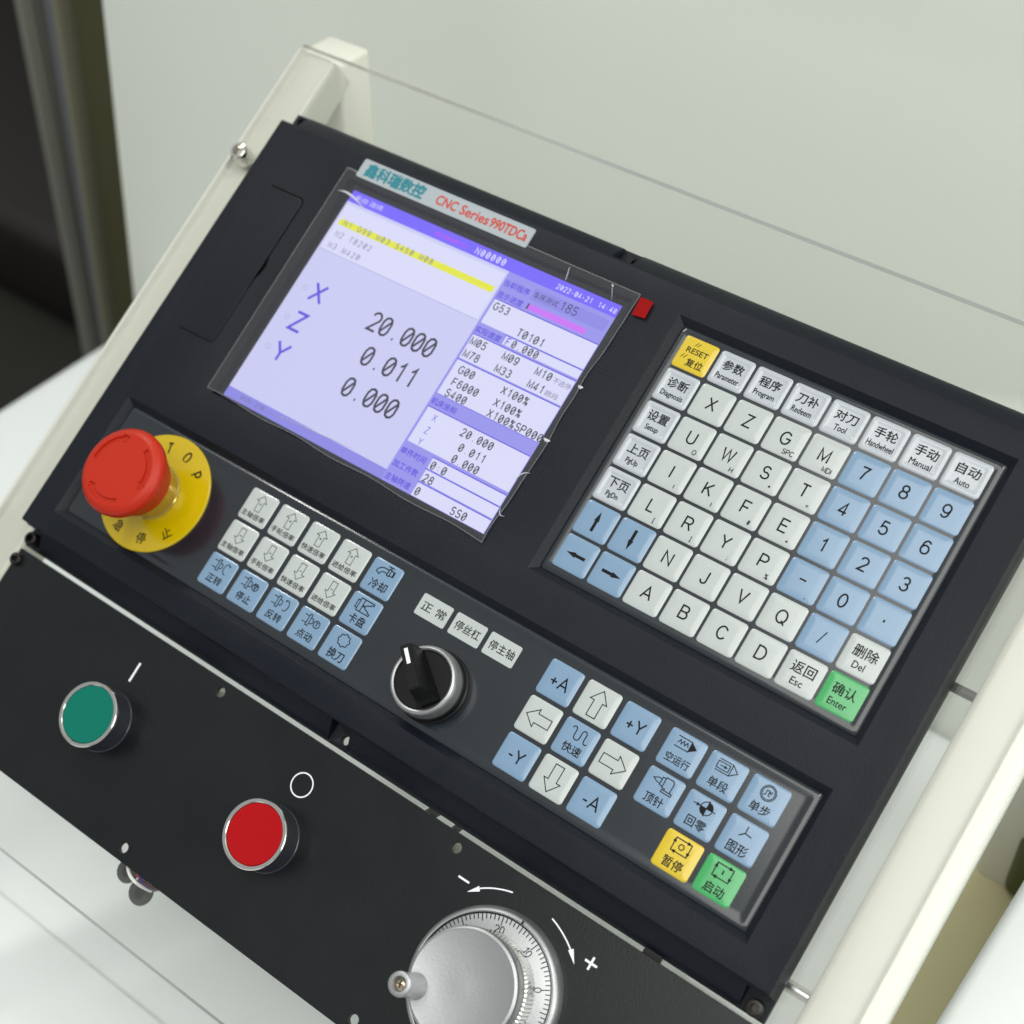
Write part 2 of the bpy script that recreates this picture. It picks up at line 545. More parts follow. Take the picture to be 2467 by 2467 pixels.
def tfit(mb, s, cx, cy, wd, ht, z, m, bold=0.0, ang=0.0, keep=False):
    if bold:
        b = bold * ht
        for i, (ox, oy) in enumerate(((-b, 0), (b, 0), (0, b), (0, -b), (-b * .6, b * .6), (b * .6, -b * .6))):
            tfit(mb, s, cx + ox, cy + oy, wd, ht, z + .004 * i, m, 0.0, ang)
        return
    vs, fs = tmesh(s)
    x0 = min(v[0] for v in vs)
    x1 = max(v[0] for v in vs)
    y0 = min(v[1] for v in vs)
    y1 = max(v[1] for v in vs)
    kx = wd / (x1 - x0)
    ky = ht / (y1 - y0)
    if keep:
        kx = ky = min(kx, ky)
    ca, sa = math.cos(ang), math.sin(ang)
    out = []
    for x, y in vs:
        u = (x - (x0 + x1) / 2) * kx
        v = (y - (y0 + y1) / 2) * ky
        out.append((cx + u * ca - v * sa, cy + u * sa + v * ca, z))
    mb.add(out, fs, m)


def rrect(w_, h_, r, n=4):
    pts = []
    for cx, cy, a in ((w_ / 2 - r, h_ / 2 - r, 0), (-w_ / 2 + r, h_ / 2 - r, 90), (-w_ / 2 + r, -h_ / 2 + r, 180), (w_ / 2 - r, -h_ / 2 + r, 270)):
        for i in range(n + 1):
            t = math.radians(a + 90 * i / n)
            pts.append((cx + r * math.cos(t), cy + r * math.sin(t)))
    return pts


def bake_mods(o):
    bpy.context.view_layer.update()
    d = bpy.context.evaluated_depsgraph_get()
    me = bpy.data.meshes.new_from_object(o.evaluated_get(d))
    old = o.data
    o.modifiers.clear()
    o.data = me
    bpy.data.meshes.remove(old)


def cut(o, cutters):
    for c in cutters:
        md = o.modifiers.new('cut', 'BOOLEAN')
        md.object = c
        md.solver = 'EXACT'
        md.operation = 'DIFFERENCE'
    bake_mods(o)
    for c in cutters:
        me = c.data
        bpy.data.objects.remove(c)
        bpy.data.meshes.remove(me)


def frustum(mb, x0, x1, y0, y1, zt, i0, zb, m, ext=2.0):
    """recess cutter: opening x0..x1,y0..y1 at height zt, inset by i0 at zb"""
    k = i0 / (zt - zb)
    e = -k * ext
    a = [(x0 + e, y0 + e, zt + ext), (x1 - e, y0 + e, zt + ext), (x1 - e, y1 - e, zt + ext), (x0 + e, y1 - e, zt + ext)]
    b = [(x0 + i0, y0 + i0, zb), (x1 - i0, y0 + i0, zb), (x1 - i0, y1 - i0, zb), (x0 + i0, y1 - i0, zb)]
    mb.add(a + b, [(0, 1, 2, 3), (7, 6, 5, 4), (4, 5, 1, 0), (5, 6, 2, 1), (6, 7, 3, 2), (7, 4, 0, 3)], m)


# ------------------------------------------------------------------ the place behind the console (world metres)
def wbox(name, x0, x1, y0, y1, z0, z1, m, bevel=0.0, parent=None, seg=3):
    bm = bmesh.new()
    bmesh.ops.create_cube(bm, size=1)
    for v in bm.verts:
        v.co = Vector((x0 + (v.co.x + .5) * (x1 - x0), y0 + (v.co.y + .5) * (y1 - y0), z0 + (v.co.z + .5) * (z1 - z0)))
    if bevel:
        bmesh.ops.bevel(bm, geom=bm.edges[:], offset=bevel, segments=seg, affect='EDGES', profile=0.5)
    me = bpy.data.meshes.new(name)
    bm.to_mesh(me)
    bm.free()
    me.materials.append(m)
    if bevel:
        for p in me.polygons:
            p.use_smooth = True
        me.set_sharp_from_angle(angle=math.radians(30))
    o = bpy.data.objects.new(name, me)
    COL.objects.link(o)
    if parent:
        o.parent = parent
    return o


fl = wbox('floor', -4.5, 4.5, -3.0, 4.0, -1.06, -1.0, M_FLOOR)
tag(fl, kind='structure')
rw = wbox('room_wall', -4.5, 4.5, 2.2, 2.26, -1.0, 1.6, M_DARKROOM)
tag(rw, kind='structure')

# machine cabinet: the pale panel that fills the picture behind the console
cab = bpy.data.objects.new('machine_cabinet', None)
COL.objects.link(cab)
cab.location = (0.6, 0.17, -0.35)
tag(cab, 'large pale green-grey painted machine panel standing behind the sloping console', 'machine panel')
bm = bmesh.new()
pts = [(-0.588, 0.02), (-0.6435, -0.44), (2.2, -0.44), (2.2, 0.95), (-0.47, 0.95)]
fr_, bk_ = [], []
for x, z in pts:
    fr_.append(bm.verts.new((x - .6, 0.0, z + .35)))
    bk_.append(bm.verts.new((x - .6, 0.035, z + .35)))
bm.faces.new(fr_)
bm.faces.new(bk_[::-1])
for i in range(len(pts)):
    j = (i + 1) % len(pts)
    bm.faces.new((fr_[j], fr_[i], bk_[i], bk_[j]))
bmesh.ops.recalc_face_normals(bm, faces=bm.faces)
bmesh.ops.bevel(bm, geom=bm.edges[:], offset=0.006, segments=3, affect='EDGES')
me = bpy.data.meshes.new('panel')
bm.to_mesh(me)
bm.free()
me.materials.append(M_WALL)
for p in me.polygons:
    p.use_smooth = True
me.set_sharp_from_angle(angle=math.radians(30))
o = bpy.data.objects.new('panel', me)
COL.objects.link(o)
o.parent = cab

bed = wbox('machine_bed', -0.612, 1.9, -0.75, 0.168, -0.42, -0.35, M_BED, 0.02)
tag(bed, 'white painted machine bed cover lying under and behind the console', 'machine cover')

for q0, q1, q2 in ((-.70, -.272, -.3455),):
    lp = wbox('front_ledge', -0.60, 0.9, q0, q1, -0.351, q2, M_BED, 0.0024, seg=4)
    lp.parent = bed
cast = wbox('shaded_floor', 0.152, 0.60, -0.42, 0.12, -0.347, -0.335, M_OLIVE, 0.004)  # olive tone of the shaded floor, put into a slab's colour
tag(cast, 'beige slab coloured as shaded floor between the right rail and the white cover', 'floor slab')
dg = wbox('shadow_block', 0.196, 0.30, 0.062, 0.115, -0.334, -0.285, M_DARKGREEN, 0.006)  # dark box placed where a shadow patch lies on the floor
tag(dg, 'dark green block standing for the shadow patch at the right picture edge', 'shadow patch')
wc = wbox('side_cover', 0.2165, 0.75, -0.55, 0.08, -0.33, -0.20, M_BED, 0.006)
tag(wc, 'bright white side cover at the lower right beyond the cream rail', 'machine cover')


def strip(name, a, b, y, depth, label, cat, m, x_w):
    """upright profile behind the cabinet from a (top x,z) to b (bottom x,z), x_w wide"""
    bm = bmesh.new()
    q = [(a[0], a[1]), (a[0] + x_w, a[1]), (b[0] + x_w, b[1]), (b[0], b[1])]
    f = [bm.verts.new((x, y, z)) for x, z in q]
    k = [bm.verts.new((x, y + depth, z)) for x, z in q]
    bm.faces.new(f)
    bm.faces.new(k[::-1])
    for i in range(4):
        j = (i + 1) % 4
        bm.faces.new((f[j], f[i], k[i], k[j]))
    bmesh.ops.recalc_face_normals(bm, faces=bm.faces)
    bmesh.ops.bevel(bm, geom=[e for e in bm.edges], offset=min(x_w, depth) * .2, segments=2, affect='EDGES')
    me = bpy.data.meshes.new(name)
    bm.to_mesh(me)
    bm.free()
    me.materials.append(m)
    for p in me.polygons:
        p.use_smooth = True
    me.set_sharp_from_angle(angle=math.radians(30))
    o = bpy.data.objects.new(name, me)
    COL.objects.link(o)
    tag(o, label, cat)
    return o


def lean(x0, x1, z0, z1, zt, zb):
    k = (x1 - x0) / (z1 - z0)
    return (x0 + k * (zt - z0), zt), (x0 + k * (zb - z0), zb)


a_, b_ = lean(-.807, -.824, -.163, -.485, .35, -.98)
strip('window_post', a_, b_, .24, .03, 'silver aluminium upright, leftmost of the uprights in the dark background', 'upright', M_ALU, .019)
a_, b_ = lean(-.774, -.798, -.154, -.475, .35, -.98)
strip('grey_post', a_, b_, .245, .04, 'plain grey upright between the silver one and the narrow light one', 'upright', M_GREYPAINT, .0185)
a_, b_ = lean(-.7545, -.783, -.148, -.467, .35, -.98)
strip('door_edge', a_, b_, .24, .03, 'narrow light upright strip beside the dark olive door', 'upright', M_ALU2, .009)
a_, b_ = lean(-.745, -.773, -.145, -.463, .35, -.98)
strip('olive_door', a_, b_, .25, .03, 'dark olive door leaf just left of the pale machine panel', 'door', M_OLIVEDOOR, .26)

be = wbox('dark_block', -2.6, -0.96, 0.62, 1.3, -1.0, -0.84, mat('dark_block_black', (18, 10, 8), 0.6), 0.03)  # added black box; gives the room its dark lower left
tag(be, 'black block added to darken the room low down at the left picture edge', 'machine')

# ------------------------------------------------------------------ console frame (cream rails and posts)
def rail_mesh(x0, x1, y0, y1, z0, z1, r, m):
    mb = MB()
    cx, cz = (x0 + x1) / 2, (z0 + z1) / 2
    sec = [(cx + a, cz + b) for a, b in rrect(x1 - x0, z1 - z0, r, 5)]
    n = len(sec)
    vs = [(x, y0, z) for x, z in sec] + [(x, y1, z) for x, z in sec]
    fs = [(i, (i + 1) % n, n + (i + 1) % n, n + i) for i in range(n)]
    mb.add(vs, fs, m, True)
    mb.add(vs[:n], [tuple(range(n))], m)
    mb.add(vs[n:], [tuple(range(n))], m)
    return mb


frame = root('console_frame', -281, 66, -18.5, 'cream gloss painted square tube frame carrying the sloping control console', 'frame')
sub(rail_mesh(-295.5, -266.5, -470, 65.5, -41, -18.5, 3.5, M_CREAM), 'side_rail', frame, sharp=50)
sub(rail_mesh(179.5, 208.5, -470, 65.5, -41, -18.5, 3.5, M_CREAM), 'side_rail', frame, sharp=50)
for x0 in (-295.5, 179.5):
    o = wbox('post', x0 * MM, (x0 + 29) * MM, 0.068, 0.0925, -0.35, 0.0165, M_CREAM, 0.0025)
    o.parent = frame
    o.matrix_parent_inverse = (Matrix.Translation(frame.location) @ Matrix.Rotation(TH, 4, 'X')).inverted()

mb = rail_mesh(-258.0, -242.6, -266.5, 179.5, -41, -22, 2, M_CREAM)  # added bar; darkens what shows through the upper plate holes
mb.v = [(y, x, z) for x, y, z in mb.v]
mb.f = [f[::-1] for f in mb.f]
sub(mb, 'hole_shade_bar', frame, sharp=50)
# clear acrylic sheet over the rails
sheet = root('acrylic_sheet', -43, -147, -16, 'large clear acrylic sheet bolted over the cream rails under the black panels', 'clear sheet')
mb = MB()
X0, X1, Y0, Y1, Z0, Z1 = -287.5, 201.0, -361.3, 66.8, -18.3, -13.5
mb.rect(X0, X1, Y0, Y1, Z1, M_SHEET)
mb.rect(X0, X1, Y0, Y1, Z0, M_SHEET)
c = 0.5
for a, b, zt in (((X0, Y0), (X1, Y0), 0), ((X1, Y0), (X1, Y1), 0), ((X1, Y1), (X0, Y1), 0), ((X0, Y1), (X0, Y0), 0)):
    mb.add([(a[0], a[1], Z0), (b[0], b[1], Z0), (b[0], b[1], Z1), (a[0], a[1], Z1)], [(0, 1, 2, 3)], M_SIDEEDGE if a[0] == b[0] else M_SHEETEDGE)
sub(mb, 'sheet', sheet)


def cap_screw(par, x, y, z0, r, h, m, hexr=None, label=None, dome=0.8):
    mb = MB()
    hr = hexr or r * .52
    mb.lathe([(r, z0), (r, z0 + h - dome), (r - dome * .35, z0 + h - dome * .3), (r - dome, z0 + h), (hr, z0 + h)], x, y, m, 32)
    n = 6
    vs, fs = [], []
    for zz in (z0 + h, z0 + h * .45):
        for k in range(n):
            a = PI / 3 * k + .3
            vs.append((x + hr * 1.02 * math.cos(a), y + hr * 1.02 * math.sin(a), zz - (.02 if zz == z0 + h else 0)))
    fs = [(k, (k + 1) % n, n + (k + 1) % n, n + k) for k in range(n)] + [tuple(range(n, 2 * n))]
    mb.add(vs, fs, m)
    return sub(mb, 'socket_screw', par, label)


cap_screw(sheet, -277.6, -4.8, -13.4, 5.0, 9.4, M_CHROME, 2.9, 'bright chrome socket screw', 1.4)
cap_screw(sheet, -281.3, -345, -13.4, 5.2, 6.4, M_CHROME, 2.9, 'bright chrome socket screw', 1.4)
cap_screw(sheet, 194, -3.6, -13.4, 5.2, 6.4, M_CHROME, 2.9, 'bright chrome socket screw', 1.4)

# ------------------------------------------------------------------ control unit
unit = root('control_unit', -43.5, -105, -13.5, 'black CNC control unit with lit violet screen and large white and blue keypad', 'control panel')
mb = MB()
zf = 3.0
prof = [(26.3, -13.4), (26.6, -7.5), (26.2, -4.6), (24.8, -1.9), (22.2, .3), (19.4, 1.9), (17.2, 2.8), (15.8, zf),
        (-224.6, zf), (-225.3, 2.4), (-225.7, -2.6), (-227.0, -3.4), (-230.8, -5.9), (-234.0, -8.6), (-235.8, -10.8), (-236.2, -12), (-236.0, -13.4)]
n = len(prof)
xl, xr = -257.6, 170.4
vs = []
for side in (0, 1):
    for y, z in prof:
        x = (xl if side == 0 else xr)
        d = (zf - z) / 16.4 * 0.9
        vs.append((x + (-d if side == 0 else d), y, z))
fs = [(i, i + 1, n + i + 1, n + i) for i in range(n - 1)] + [(n - 1, 0, n, 2 * n - 1)]
fs += [tuple(range(n))[::-1], tuple(range(n, 2 * n))]
mb.add(vs, fs, M_HOUSE)
house = sub(mb, 'housing', unit)
bm = bmesh.new()
bm.from_mesh(house.data)
bmesh.ops.recalc_face_normals(bm, faces=bm.faces)
bm.to_mesh(house.data)
bm.free()
cs = []


def cutter(fill):
    m_ = MB()
    fill(m_)
    o_ = m_.build('cutter', unit, tuple(unit['anchor']))
    b_ = bmesh.new()
    b_.from_mesh(o_.data)
    bmesh.ops.recalc_face_normals(b_, faces=b_.faces)
    b_.to_mesh(o_.data)
    b_.free()
    cs.append(o_)


cutter(lambda m_: frustum(m_, -6.4, 154.0, -126.6, 5.2, zf, 3.5, -0.9, M_HOUSE))
cutter(lambda m_: frustum(m_, -243.0, 153.8, -213.4, -145.8, zf, 3.5, -0.9, M_HOUSE))
cutter(lambda m_: frustum(m_, -200.6, -30.6, -124.6, 2.8, zf, .5, -1.4, M_HOUSE))


def cyl_solid(m_, x, y, r, z0, z1, n_=24):
    v_ = [(x + r * math.cos(2 * PI * k / n_), y + r * math.sin(2 * PI * k / n_), z) for z in (z0, z1) for k in range(n_)]
    m_.add(v_, [tuple(range(n_))[::-1], tuple(range(n_, 2 * n_))] + [(k, (k + 1) % n_, n_ + (k + 1) % n_, n_ + k) for k in range(n_)], M_HOUSE)


def notch(x, y, dirn, side):
    def f(m_):
        hw = 5.6
        x0_, x1_ = x - hw, x + hw
        if side < 0:
            x0_ = xl - 9
        if side > 0:
            x1_ = xr + 9
        if dirn > 0:
            m_.box(x0_, x1_, y - 5.4, 40, -6.2, 9, M_HOUSE)
        else:
            m_.box(x0_, x1_, -250, y + 5.6, -10.2, 9, M_HOUSE)
    return f


cutter(notch(-252.6, 22.8, 1, -1))
cutter(notch(-45.5, 23.6, 1, 0))
cutter(notch(165.6, 22.8, 1, 1))
cutter(notch(-252.6, -231.8, -1, -1))
cutter(notch(-47.0, -231.6, -1, 0))
cutter(notch(165.8, -231.8, -1, 0))
cutter(lambda m_: cyl_solid(m_, -43.4, 21.8, 2.2, -20, 9))
cutter(lambda m_: cyl_solid(m_, -45.2, -231.4, 2.2, -20, 9))
cutter(lambda m_: cyl_solid(m_, -253.6, 22.6, 2.4, -20, 9))
cut(house, cs)
md = house.modifiers.new('bevel', 'BEVEL')
md.width = 0.00045
md.segments = 2
md.limit_method = 'ANGLE'
md.angle_limit = math.radians(38)
md.harden_normals = False
bake_mods(house)
for p in house.data.polygons:
    p.use_smooth = True
house.data.set_sharp_from_angle(angle=math.radians(28))

for (x, y) in ((-253.4, -231.4), (166.4, -232.4)):
    cap_screw(unit, x, y, -10.2, 3.5, 5.4, M_DARKMETAL, 1.9, 'dark socket screw in a corner notch of the housing')

# card slot door with its narrow joint
mb = MB()
dr = rrect(26.2, 86.2, 3.2, 4)
dx, dy = -229.6, -60.0
n = len(dr)
inner = [(dx + x * .965, dy + y * .99) for x, y in dr]
outer = [(dx + x, dy + y) for x, y in dr]
mb.poly([(dx + x * .93, dy + y * .982) for x, y in dr], zf + .16, M_HOUSE)
q = [(dx + x * .93, dy + y * .982, zf + .16) for x, y in dr] + [(x, y, zf + .02) for x, y in inner]
mb.add(q, [(i, n + i, n + (i + 1) % n, (i + 1) % n) for i in range(n)], M_HOUSE, True)
door = sub(mb, 'card_door', unit, 'closed black cover door left of the screen')
mb = MB()
k5 = len(outer) // 4
mb.ribbon([outer[k5]] + outer[k5 - 1::-1] + [(outer[-1][0], -66.0)], 0.8, zf + .03, M_GAP)
mb.ribbon([(outer[-1][0], -66.0)] + outer[:3 * k5 - 1:-1] + [outer[3 * k5 - 1]], 0.45, zf + .03, M_GAP)
mb.poly([(-217.4, -48.5), (-216.1, -50.5), (-214.4, -56.5), (-215.0, -61), (-217.9, -68), (-219.3, -72.5), (-217.2, -72.0), (-216.2, -66)], zf + .045, M_GAP)
sub(mb, 'joint_gap', door)


# keypad membranes: thin sheets with a soft raised rim
def membrane(x0, x1, y0, y1, name, label):
    mb = MB()
    rings = [(0, -.55), (.5, -.1), (1.4, .32), (2.6, .34), (4.0, .08), (5.5, 0)]
    vs, fs = [], []
    for ins, z in rings:
        for p in rrect((x1 - x0) - 2 * ins, (y1 - y0) - 2 * ins, max(2.2 - ins * .2, .6), 3):
            vs.append(((x0 + x1) / 2 + p[0], (y0 + y1) / 2 + p[1], z))
    n = len(rrect(10, 10, 1, 3))
    for i in range(len(rings) - 1):
        for k in range(n):
            a, b = i * n + k, i * n + (k + 1) % n
            fs.append((a, b, b + n, a + n))
    fs.append(tuple(range((len(rings) - 1) * n, len(rings) * n)))
    mb.add(vs, fs, M_MEMB, True)
    return sub(mb, name, unit, label, 60)


membrane(-3.6, 151.0, -123.7, 2.6, 'keypad_membrane', 'dark glossy film under the large keypad')
membrane(-240.0, 151.1, -210.6, -148.6, 'keypad_membrane', 'dark glossy film under the lower function keys')

SZ = {}


def key(cx, cy, w_, h_, m, legend, label, emboss=False):
    """one membrane key; its print is part of its mesh"""
    mb = MB()
    if emboss:
        rings = [(0, .02), (.15, .20), (.9, .42), (1.7, .48), (2.3, .26), (2.7, .16), (3.1, .14)]
        zt = .14
    else:
        rings = [(0, .02), (.15, .14), (.9, .19), (1.7, .29), (2.6, .35), (3.4, .36)]
        zt = .36
    n = len(rrect(10, 10, 1, 4))
    vs, fs = [], []
    for ins, z in rings:
        for p in rrect(w_ - 2 * ins, h_ - 2 * ins, max(1.5 - ins * .25, .5), 4):
            vs.append((cx + p[0], cy + p[1], z))
    for i in range(len(rings) - 1):
        for k in range(n):
            a, b = i * n + k, i * n + (k + 1) % n
            fs.append((a, b, b + n, a + n))
    fs.append(tuple(range((len(rings) - 1) * n, len(rings) * n)))
    mb.add(vs, fs, m, True)
    mb.K = (cx, cy, (.62 if emboss else .60) + .03)
    # legend pads float .03 mm over the highest relief they cross
    for f in legend:
        f(mb, cx, cy, (.66 if emboss == 'high' else (.26 if emboss else .42)))
    return sub(mb, 'key', unit, label, 70)


def T(s, x, y, wd, ht, bold=0.014):
    return lambda mb, cx, cy, z: tfit(mb, s, cx + x, cy + y, wd, ht, z, M_INK, bold)


def L(s, x, y, h, wd=.14):
    return lambda mb, cx, cy, z: stext(mb, s, cx + x, cy + y - h / 2, h, z, M_INK, wd, center=True)


def S(strokes, wd=.4):
    return lambda mb, cx, cy, z: mb.lines([[(cx + a, cy + b) for a, b in st] for st in strokes], wd * 1.35, z, M_INK)


def F(*polys):
    def f(mb, cx, cy, z):
        for i, pl in enumerate(polys):
            mb.poly([(cx + a, cy + b) for a, b in pl], z + .01 * (i + 1), M_INK)
    return f


def rotp(pts, deg):
    c_, s_ = math.cos(math.radians(deg)), math.sin(math.radians(deg))
    return [(x * c_ - y * s_, x * s_ + y * c_) for x, y in pts]


PX, PY = 18.449, 17.182
KW, KH = 17.15, 15.75
solid_arrow = [(0, 4.9), (-1.25, .3), (-.72, .3), (-.72, -4.7), (.72, -4.7), (.72, .3), (1.25, .3)]


def k1(c, r, m, legend, label, emboss=False):
    key(PX * (c + .5), -PY * (r + .5), KW, KH, m, legend, label, emboss)


k1(0, 0, M_YELLOWKEY, [T('RESET', .2, 1.55, 10.8, 2.6), T('复位', 1.6, -3.9, 8.2, 3.8), S([[(-2.6, 3.9), (-1.5, 5.8)], [(-1.2, 3.9), (-.1, 5.8)], [(-6.1, -3.0), (-5.0, -1.0)], [(-4.6, -3.0), (-3.5, -1.0)]], .22)],
   'yellow key printed RESET')
W2 = M_GREYKEY
for c_, r_, cj, en, ew in ((1, 0, '参数', 'Parameter', 11.4), (2, 0, '程序', 'Program', 10.0), (3, 0, '刀补', 'Redeem', 9.4), (4, 0, '对刀', 'Tool', 5.6),
                           (5, 0, '手轮', 'Handwheel', 12.0), (6, 0, '手动', 'Manual', 9.6), (7, 0, '自动', 'Auto', 6.6), (0, 1, '诊断', 'Diagnosis', 11.2),
                           (0, 2, '设置', 'Setup', 6.4), (0, 3, '上页', 'PgUp', 6.0), (0, 4, '下页', 'PgDn', 6.0)):
    dsc = any(q in en for q in 'gyp')
    k1(c_, r_, W2, [T(cj, 0, 2.0, 10.2, 4.7), T(en, -.2, -3.6 - (.3 if dsc else 0), ew, 3.3 if dsc else 2.75)], 'pale grey embossed key printed ' + en, True)
let = {(1, 1): ('X', ''), (2, 1): ('Z', ''), (3, 1): ('G', 'SPC'), (4, 1): ('M', 'MDI'), (1, 2): ('U', 'O'), (2, 2): ('W', 'H'), (3, 2): ('S', '*'), (4, 2): ('T', '='),
       (1, 3): ('I', '('), (2, 3): ('K', ')'), (3, 3): ('F', '#'), (4, 3): ('E', '+'), (1, 4): ('L', '['), (2, 4): ('R', ']'), (3, 4): ('Y', ';'), (4, 4): ('P', '%'),
       (2, 5): ('N', ''), (3, 5): ('J', ''), (4, 5): ('V', ''), (5, 5): ('Q', ''), (2, 6): ('A', ''), (3, 6): ('B', ''), (4, 6): ('C', ''), (5, 6): ('D', '')}
for (c_, r_), (a, b) in let.items():
    lg = [L(a, 0, .15, 5.5, .135)]
    if b:
        lg.append(L(b, 4.3 if len(b) < 3 else 3.9, -5.3, 2.1, .16))
    k1(c_, r_, M_WHITEKEY, lg, 'white key printed ' + a)
for (c_, r_), a in {(5, 1): '7', (6, 1): '8', (7, 1): '9', (5, 2): '4', (6, 2): '5', (7, 2): '6', (5, 3): '1', (6, 3): '2', (7, 3): '3', (6, 4): '0'}.items():
    k1(c_, r_, M_BLUEKEY, [L(a, 0, .1, 5.6, .135)], 'blue key printed ' + a)
k1(5, 4, M_BLUEKEY, [F([(-1.5, .1), (1.5, .1), (1.5, .8), (-1.5, .8)]), L(',', 4.3, -5.2, 2.2, .12)], 'blue key printed with a minus sign')
k1(7, 4, M_BLUEKEY, [F([(-.4, -.5), (.4, -.5), (.4, .7), (-.4, .7)])], 'blue key printed with a point')
k1(6, 5, M_BLUEKEY, [S([[(-1.0, -2.9), (1.0, 3.0)]], .35)], 'blue key printed with a slash')
k1(0, 5, M_BLUEKEY, [F(solid_arrow)], 'blue key with black up arrow')
k1(1, 5, M_BLUEKEY, [F(rotp(solid_arrow, 180))], 'blue key with black down arrow')
k1(0, 6, M_BLUEKEY, [F(rotp(solid_arrow, 90))], 'blue key with black left arrow')
k1(1, 6, M_BLUEKEY, [F(rotp(solid_arrow, 270))], 'blue key with black right arrow')
k1(7, 5, M_WHITEKEY, [T('删除', .3, 2.2, 10.6, 5.0), T('Del', -.1, -3.6, 5.2, 3.0)], 'white key printed Del')
k1(6, 6, M_WHITEKEY, [T('返回', .2, 2.2, 10.6, 5.0), T('Esc', -.1, -3.6, 5.4, 3.0)], 'white key printed Esc')
k1(7, 6, M_GREENKEY, [T('确认', .3, 2.0, 10.2, 4.8), T('Enter', -.2, -3.6, 8.2, 3.0)], 'green key printed Enter')


def k2(c, r, m, legend, label):
    key(-152.73 + 19.14 * (c + .5), -153.07 - 17.83 * (r + .5), 16.7, 16.0, m, legend, label)


oar = [(0, 6.2), (-3.0, 3.2), (-1.5, 3.2), (-1.5, -1.9), (1.5, -1.9), (1.5, 3.2), (3.0, 3.2), (0, 6.2)]
dar = [(x, 4.2 - y) for x, y in oar]
for c_, cj in enumerate(('主轴倍率', '手轮倍率', '快速倍率', '进给倍率')):
    k2(c_, 0, M_WHITEKEY, [S([oar], .22), S([[(-.6, 1.9), (.6, 1.9)], [(0, 1.3), (0, 2.5)]], .22), T(cj, -.2, -4.5, 13.8, 2.9)], 'white key with hollow up arrow, %s in the row' % ('first', 'second', 'third', 'fourth')[c_])
    k2(c_, 1, M_WHITEKEY, [S([dar], .22), S([[(-.7, 2.4), (.7, 2.4)]], .26), T(cj, -.2, -4.5, 13.8, 2.9)], 'white key with hollow down arrow, %s in the row' % ('first', 'second', 'third', 'fourth')[c_])
spin = [[(-5.0, 5.0), (-2.4, 5.0)], [(-5.0, 1.6), (-2.4, 1.6)], [(-2.4, 6.0), (-2.4, .6), (-1.1, .6), (-1.1, 6.0), (-2.4, 6.0)],
        [(-1.1, 4.6), (.1, 4.6), (.6, 4.0), (.6, 2.6), (.1, 2.0), (-1.1, 2.0)]]
circ = arc(3.0, 3.1, 1.7, 1.7, 0, 360, 20)
k2(0, 2, M_BLUEKEY, [S(spin, .3), S([arc(3.4, 3.2, 1.6, 2.6, 60, 290, 14)], .32), F([(3.6, 6.1), (4.9, 5.4), (4.4, 4.4)]), T('正转', .2, -3.6, 8.8, 4.1)], 'blue key with forward spindle symbol')
k2(1, 2, M_BLUEKEY, [S(spin, .3), S([circ, [(2.2, 4.0), (3.8, 4.0), (3.0, 2.2), (2.2, 4.0)]], .36), T('停止', .2, -3.6, 8.6, 4.1)], 'blue key with stopped spindle symbol')
k2(2, 2, M_BLUEKEY, [S(spin, .3), S([arc(3.0, 3.2, 1.6, 2.6, 120, -110, 14)], .32), F([(1.6, 5.4), (2.9, 6.1), (2.4, 4.6)]), T('反转', .2, -3.6, 8.8, 4.1)], 'blue key with reverse spindle symbol')
k2(3, 2, M_BLUEKEY, [S(spin, .3), S([circ, [(2.3, 3.9), (3.7, 3.9)], [(3.0, 3.9), (3.0, 2.2)]], .34), T('点动', .2, -3.6, 8.8, 4.1)], 'blue key with jog spindle symbol')
k2(4, 0, M_BLUEKEY, [S([[(-4.6, 2.2)] + arc(-1.0, 2.0, 3.6, 3.0, 165, 90, 8) + [(1.2, 5.0)], [(-4.6, 2.2), (-2.6, 1.4)] + arc(-.6, 1.6, 1.9, 1.6, 170, 90, 6) + [(1.2, 3.2)],
                        [(1.2, 5.6), (1.2, 2.4), (2.4, 2.4), (2.4, 5.6), (1.2, 5.6)], [(2.4, 5.2), (4.6, 5.2), (4.6, 2.8), (2.4, 2.8)], [(.2, 6.6), (3.4, 6.6)], [(1.8, 6.6), (1.8, 5.6)]], .34),
                     F([(3.9, 5.2), (4.7, 5.2), (4.7, 2.8), (3.9, 2.8)]), T('冷却', .2, -3.4, 9.4, 4.6)], 'blue key with coolant tap symbol')
k2(4, 1, M_BLUEKEY, [S([[(-4.4, 5.0), (-4.4, 1.2), (-3.2, 1.2), (-3.2, 5.0), (-4.4, 5.0)], [(-3.2, 6.2), (-3.2, .2), (-1.0, .2), (-1.0, 6.2), (-3.2, 6.2)],
                        [(-1.0, 6.2), (4.2, 6.2), (4.2, 5.4), (3.0, 5.2), (2.6, 4.5), (1.2, 4.3), (.8, 3.6), (-1.0, 3.4)],
                        [(-1.0, .2), (4.2, .2), (4.2, 1.0), (3.0, 1.2), (2.6, 1.9), (1.2, 2.1), (.8, 2.8), (-1.0, 3.0)]], .34), T('卡盘', .2, -3.6, 9.0, 4.6)], 'blue key with chuck symbol')
gear = []
for i in range(64):
    a = 2 * PI * i / 64
    rr = 3.0 + .28 * math.cos(8 * a)
    gear.append((rr * math.cos(a) + .2, 3.4 + rr * math.sin(a) * .95))
gear.append(gear[0])
k2(4, 2, M_BLUEKEY, [S([gear], .34), T('换刀', .2, -3.8, 9.0, 4.8)], 'blue key with tool turret symbol')


def k3(c, r, m, legend, label):
    key(23.23 + 19.17 * (c + .5), -153.52 - 17.85 * (r + .5), 16.8, 16.0, m, legend, label)


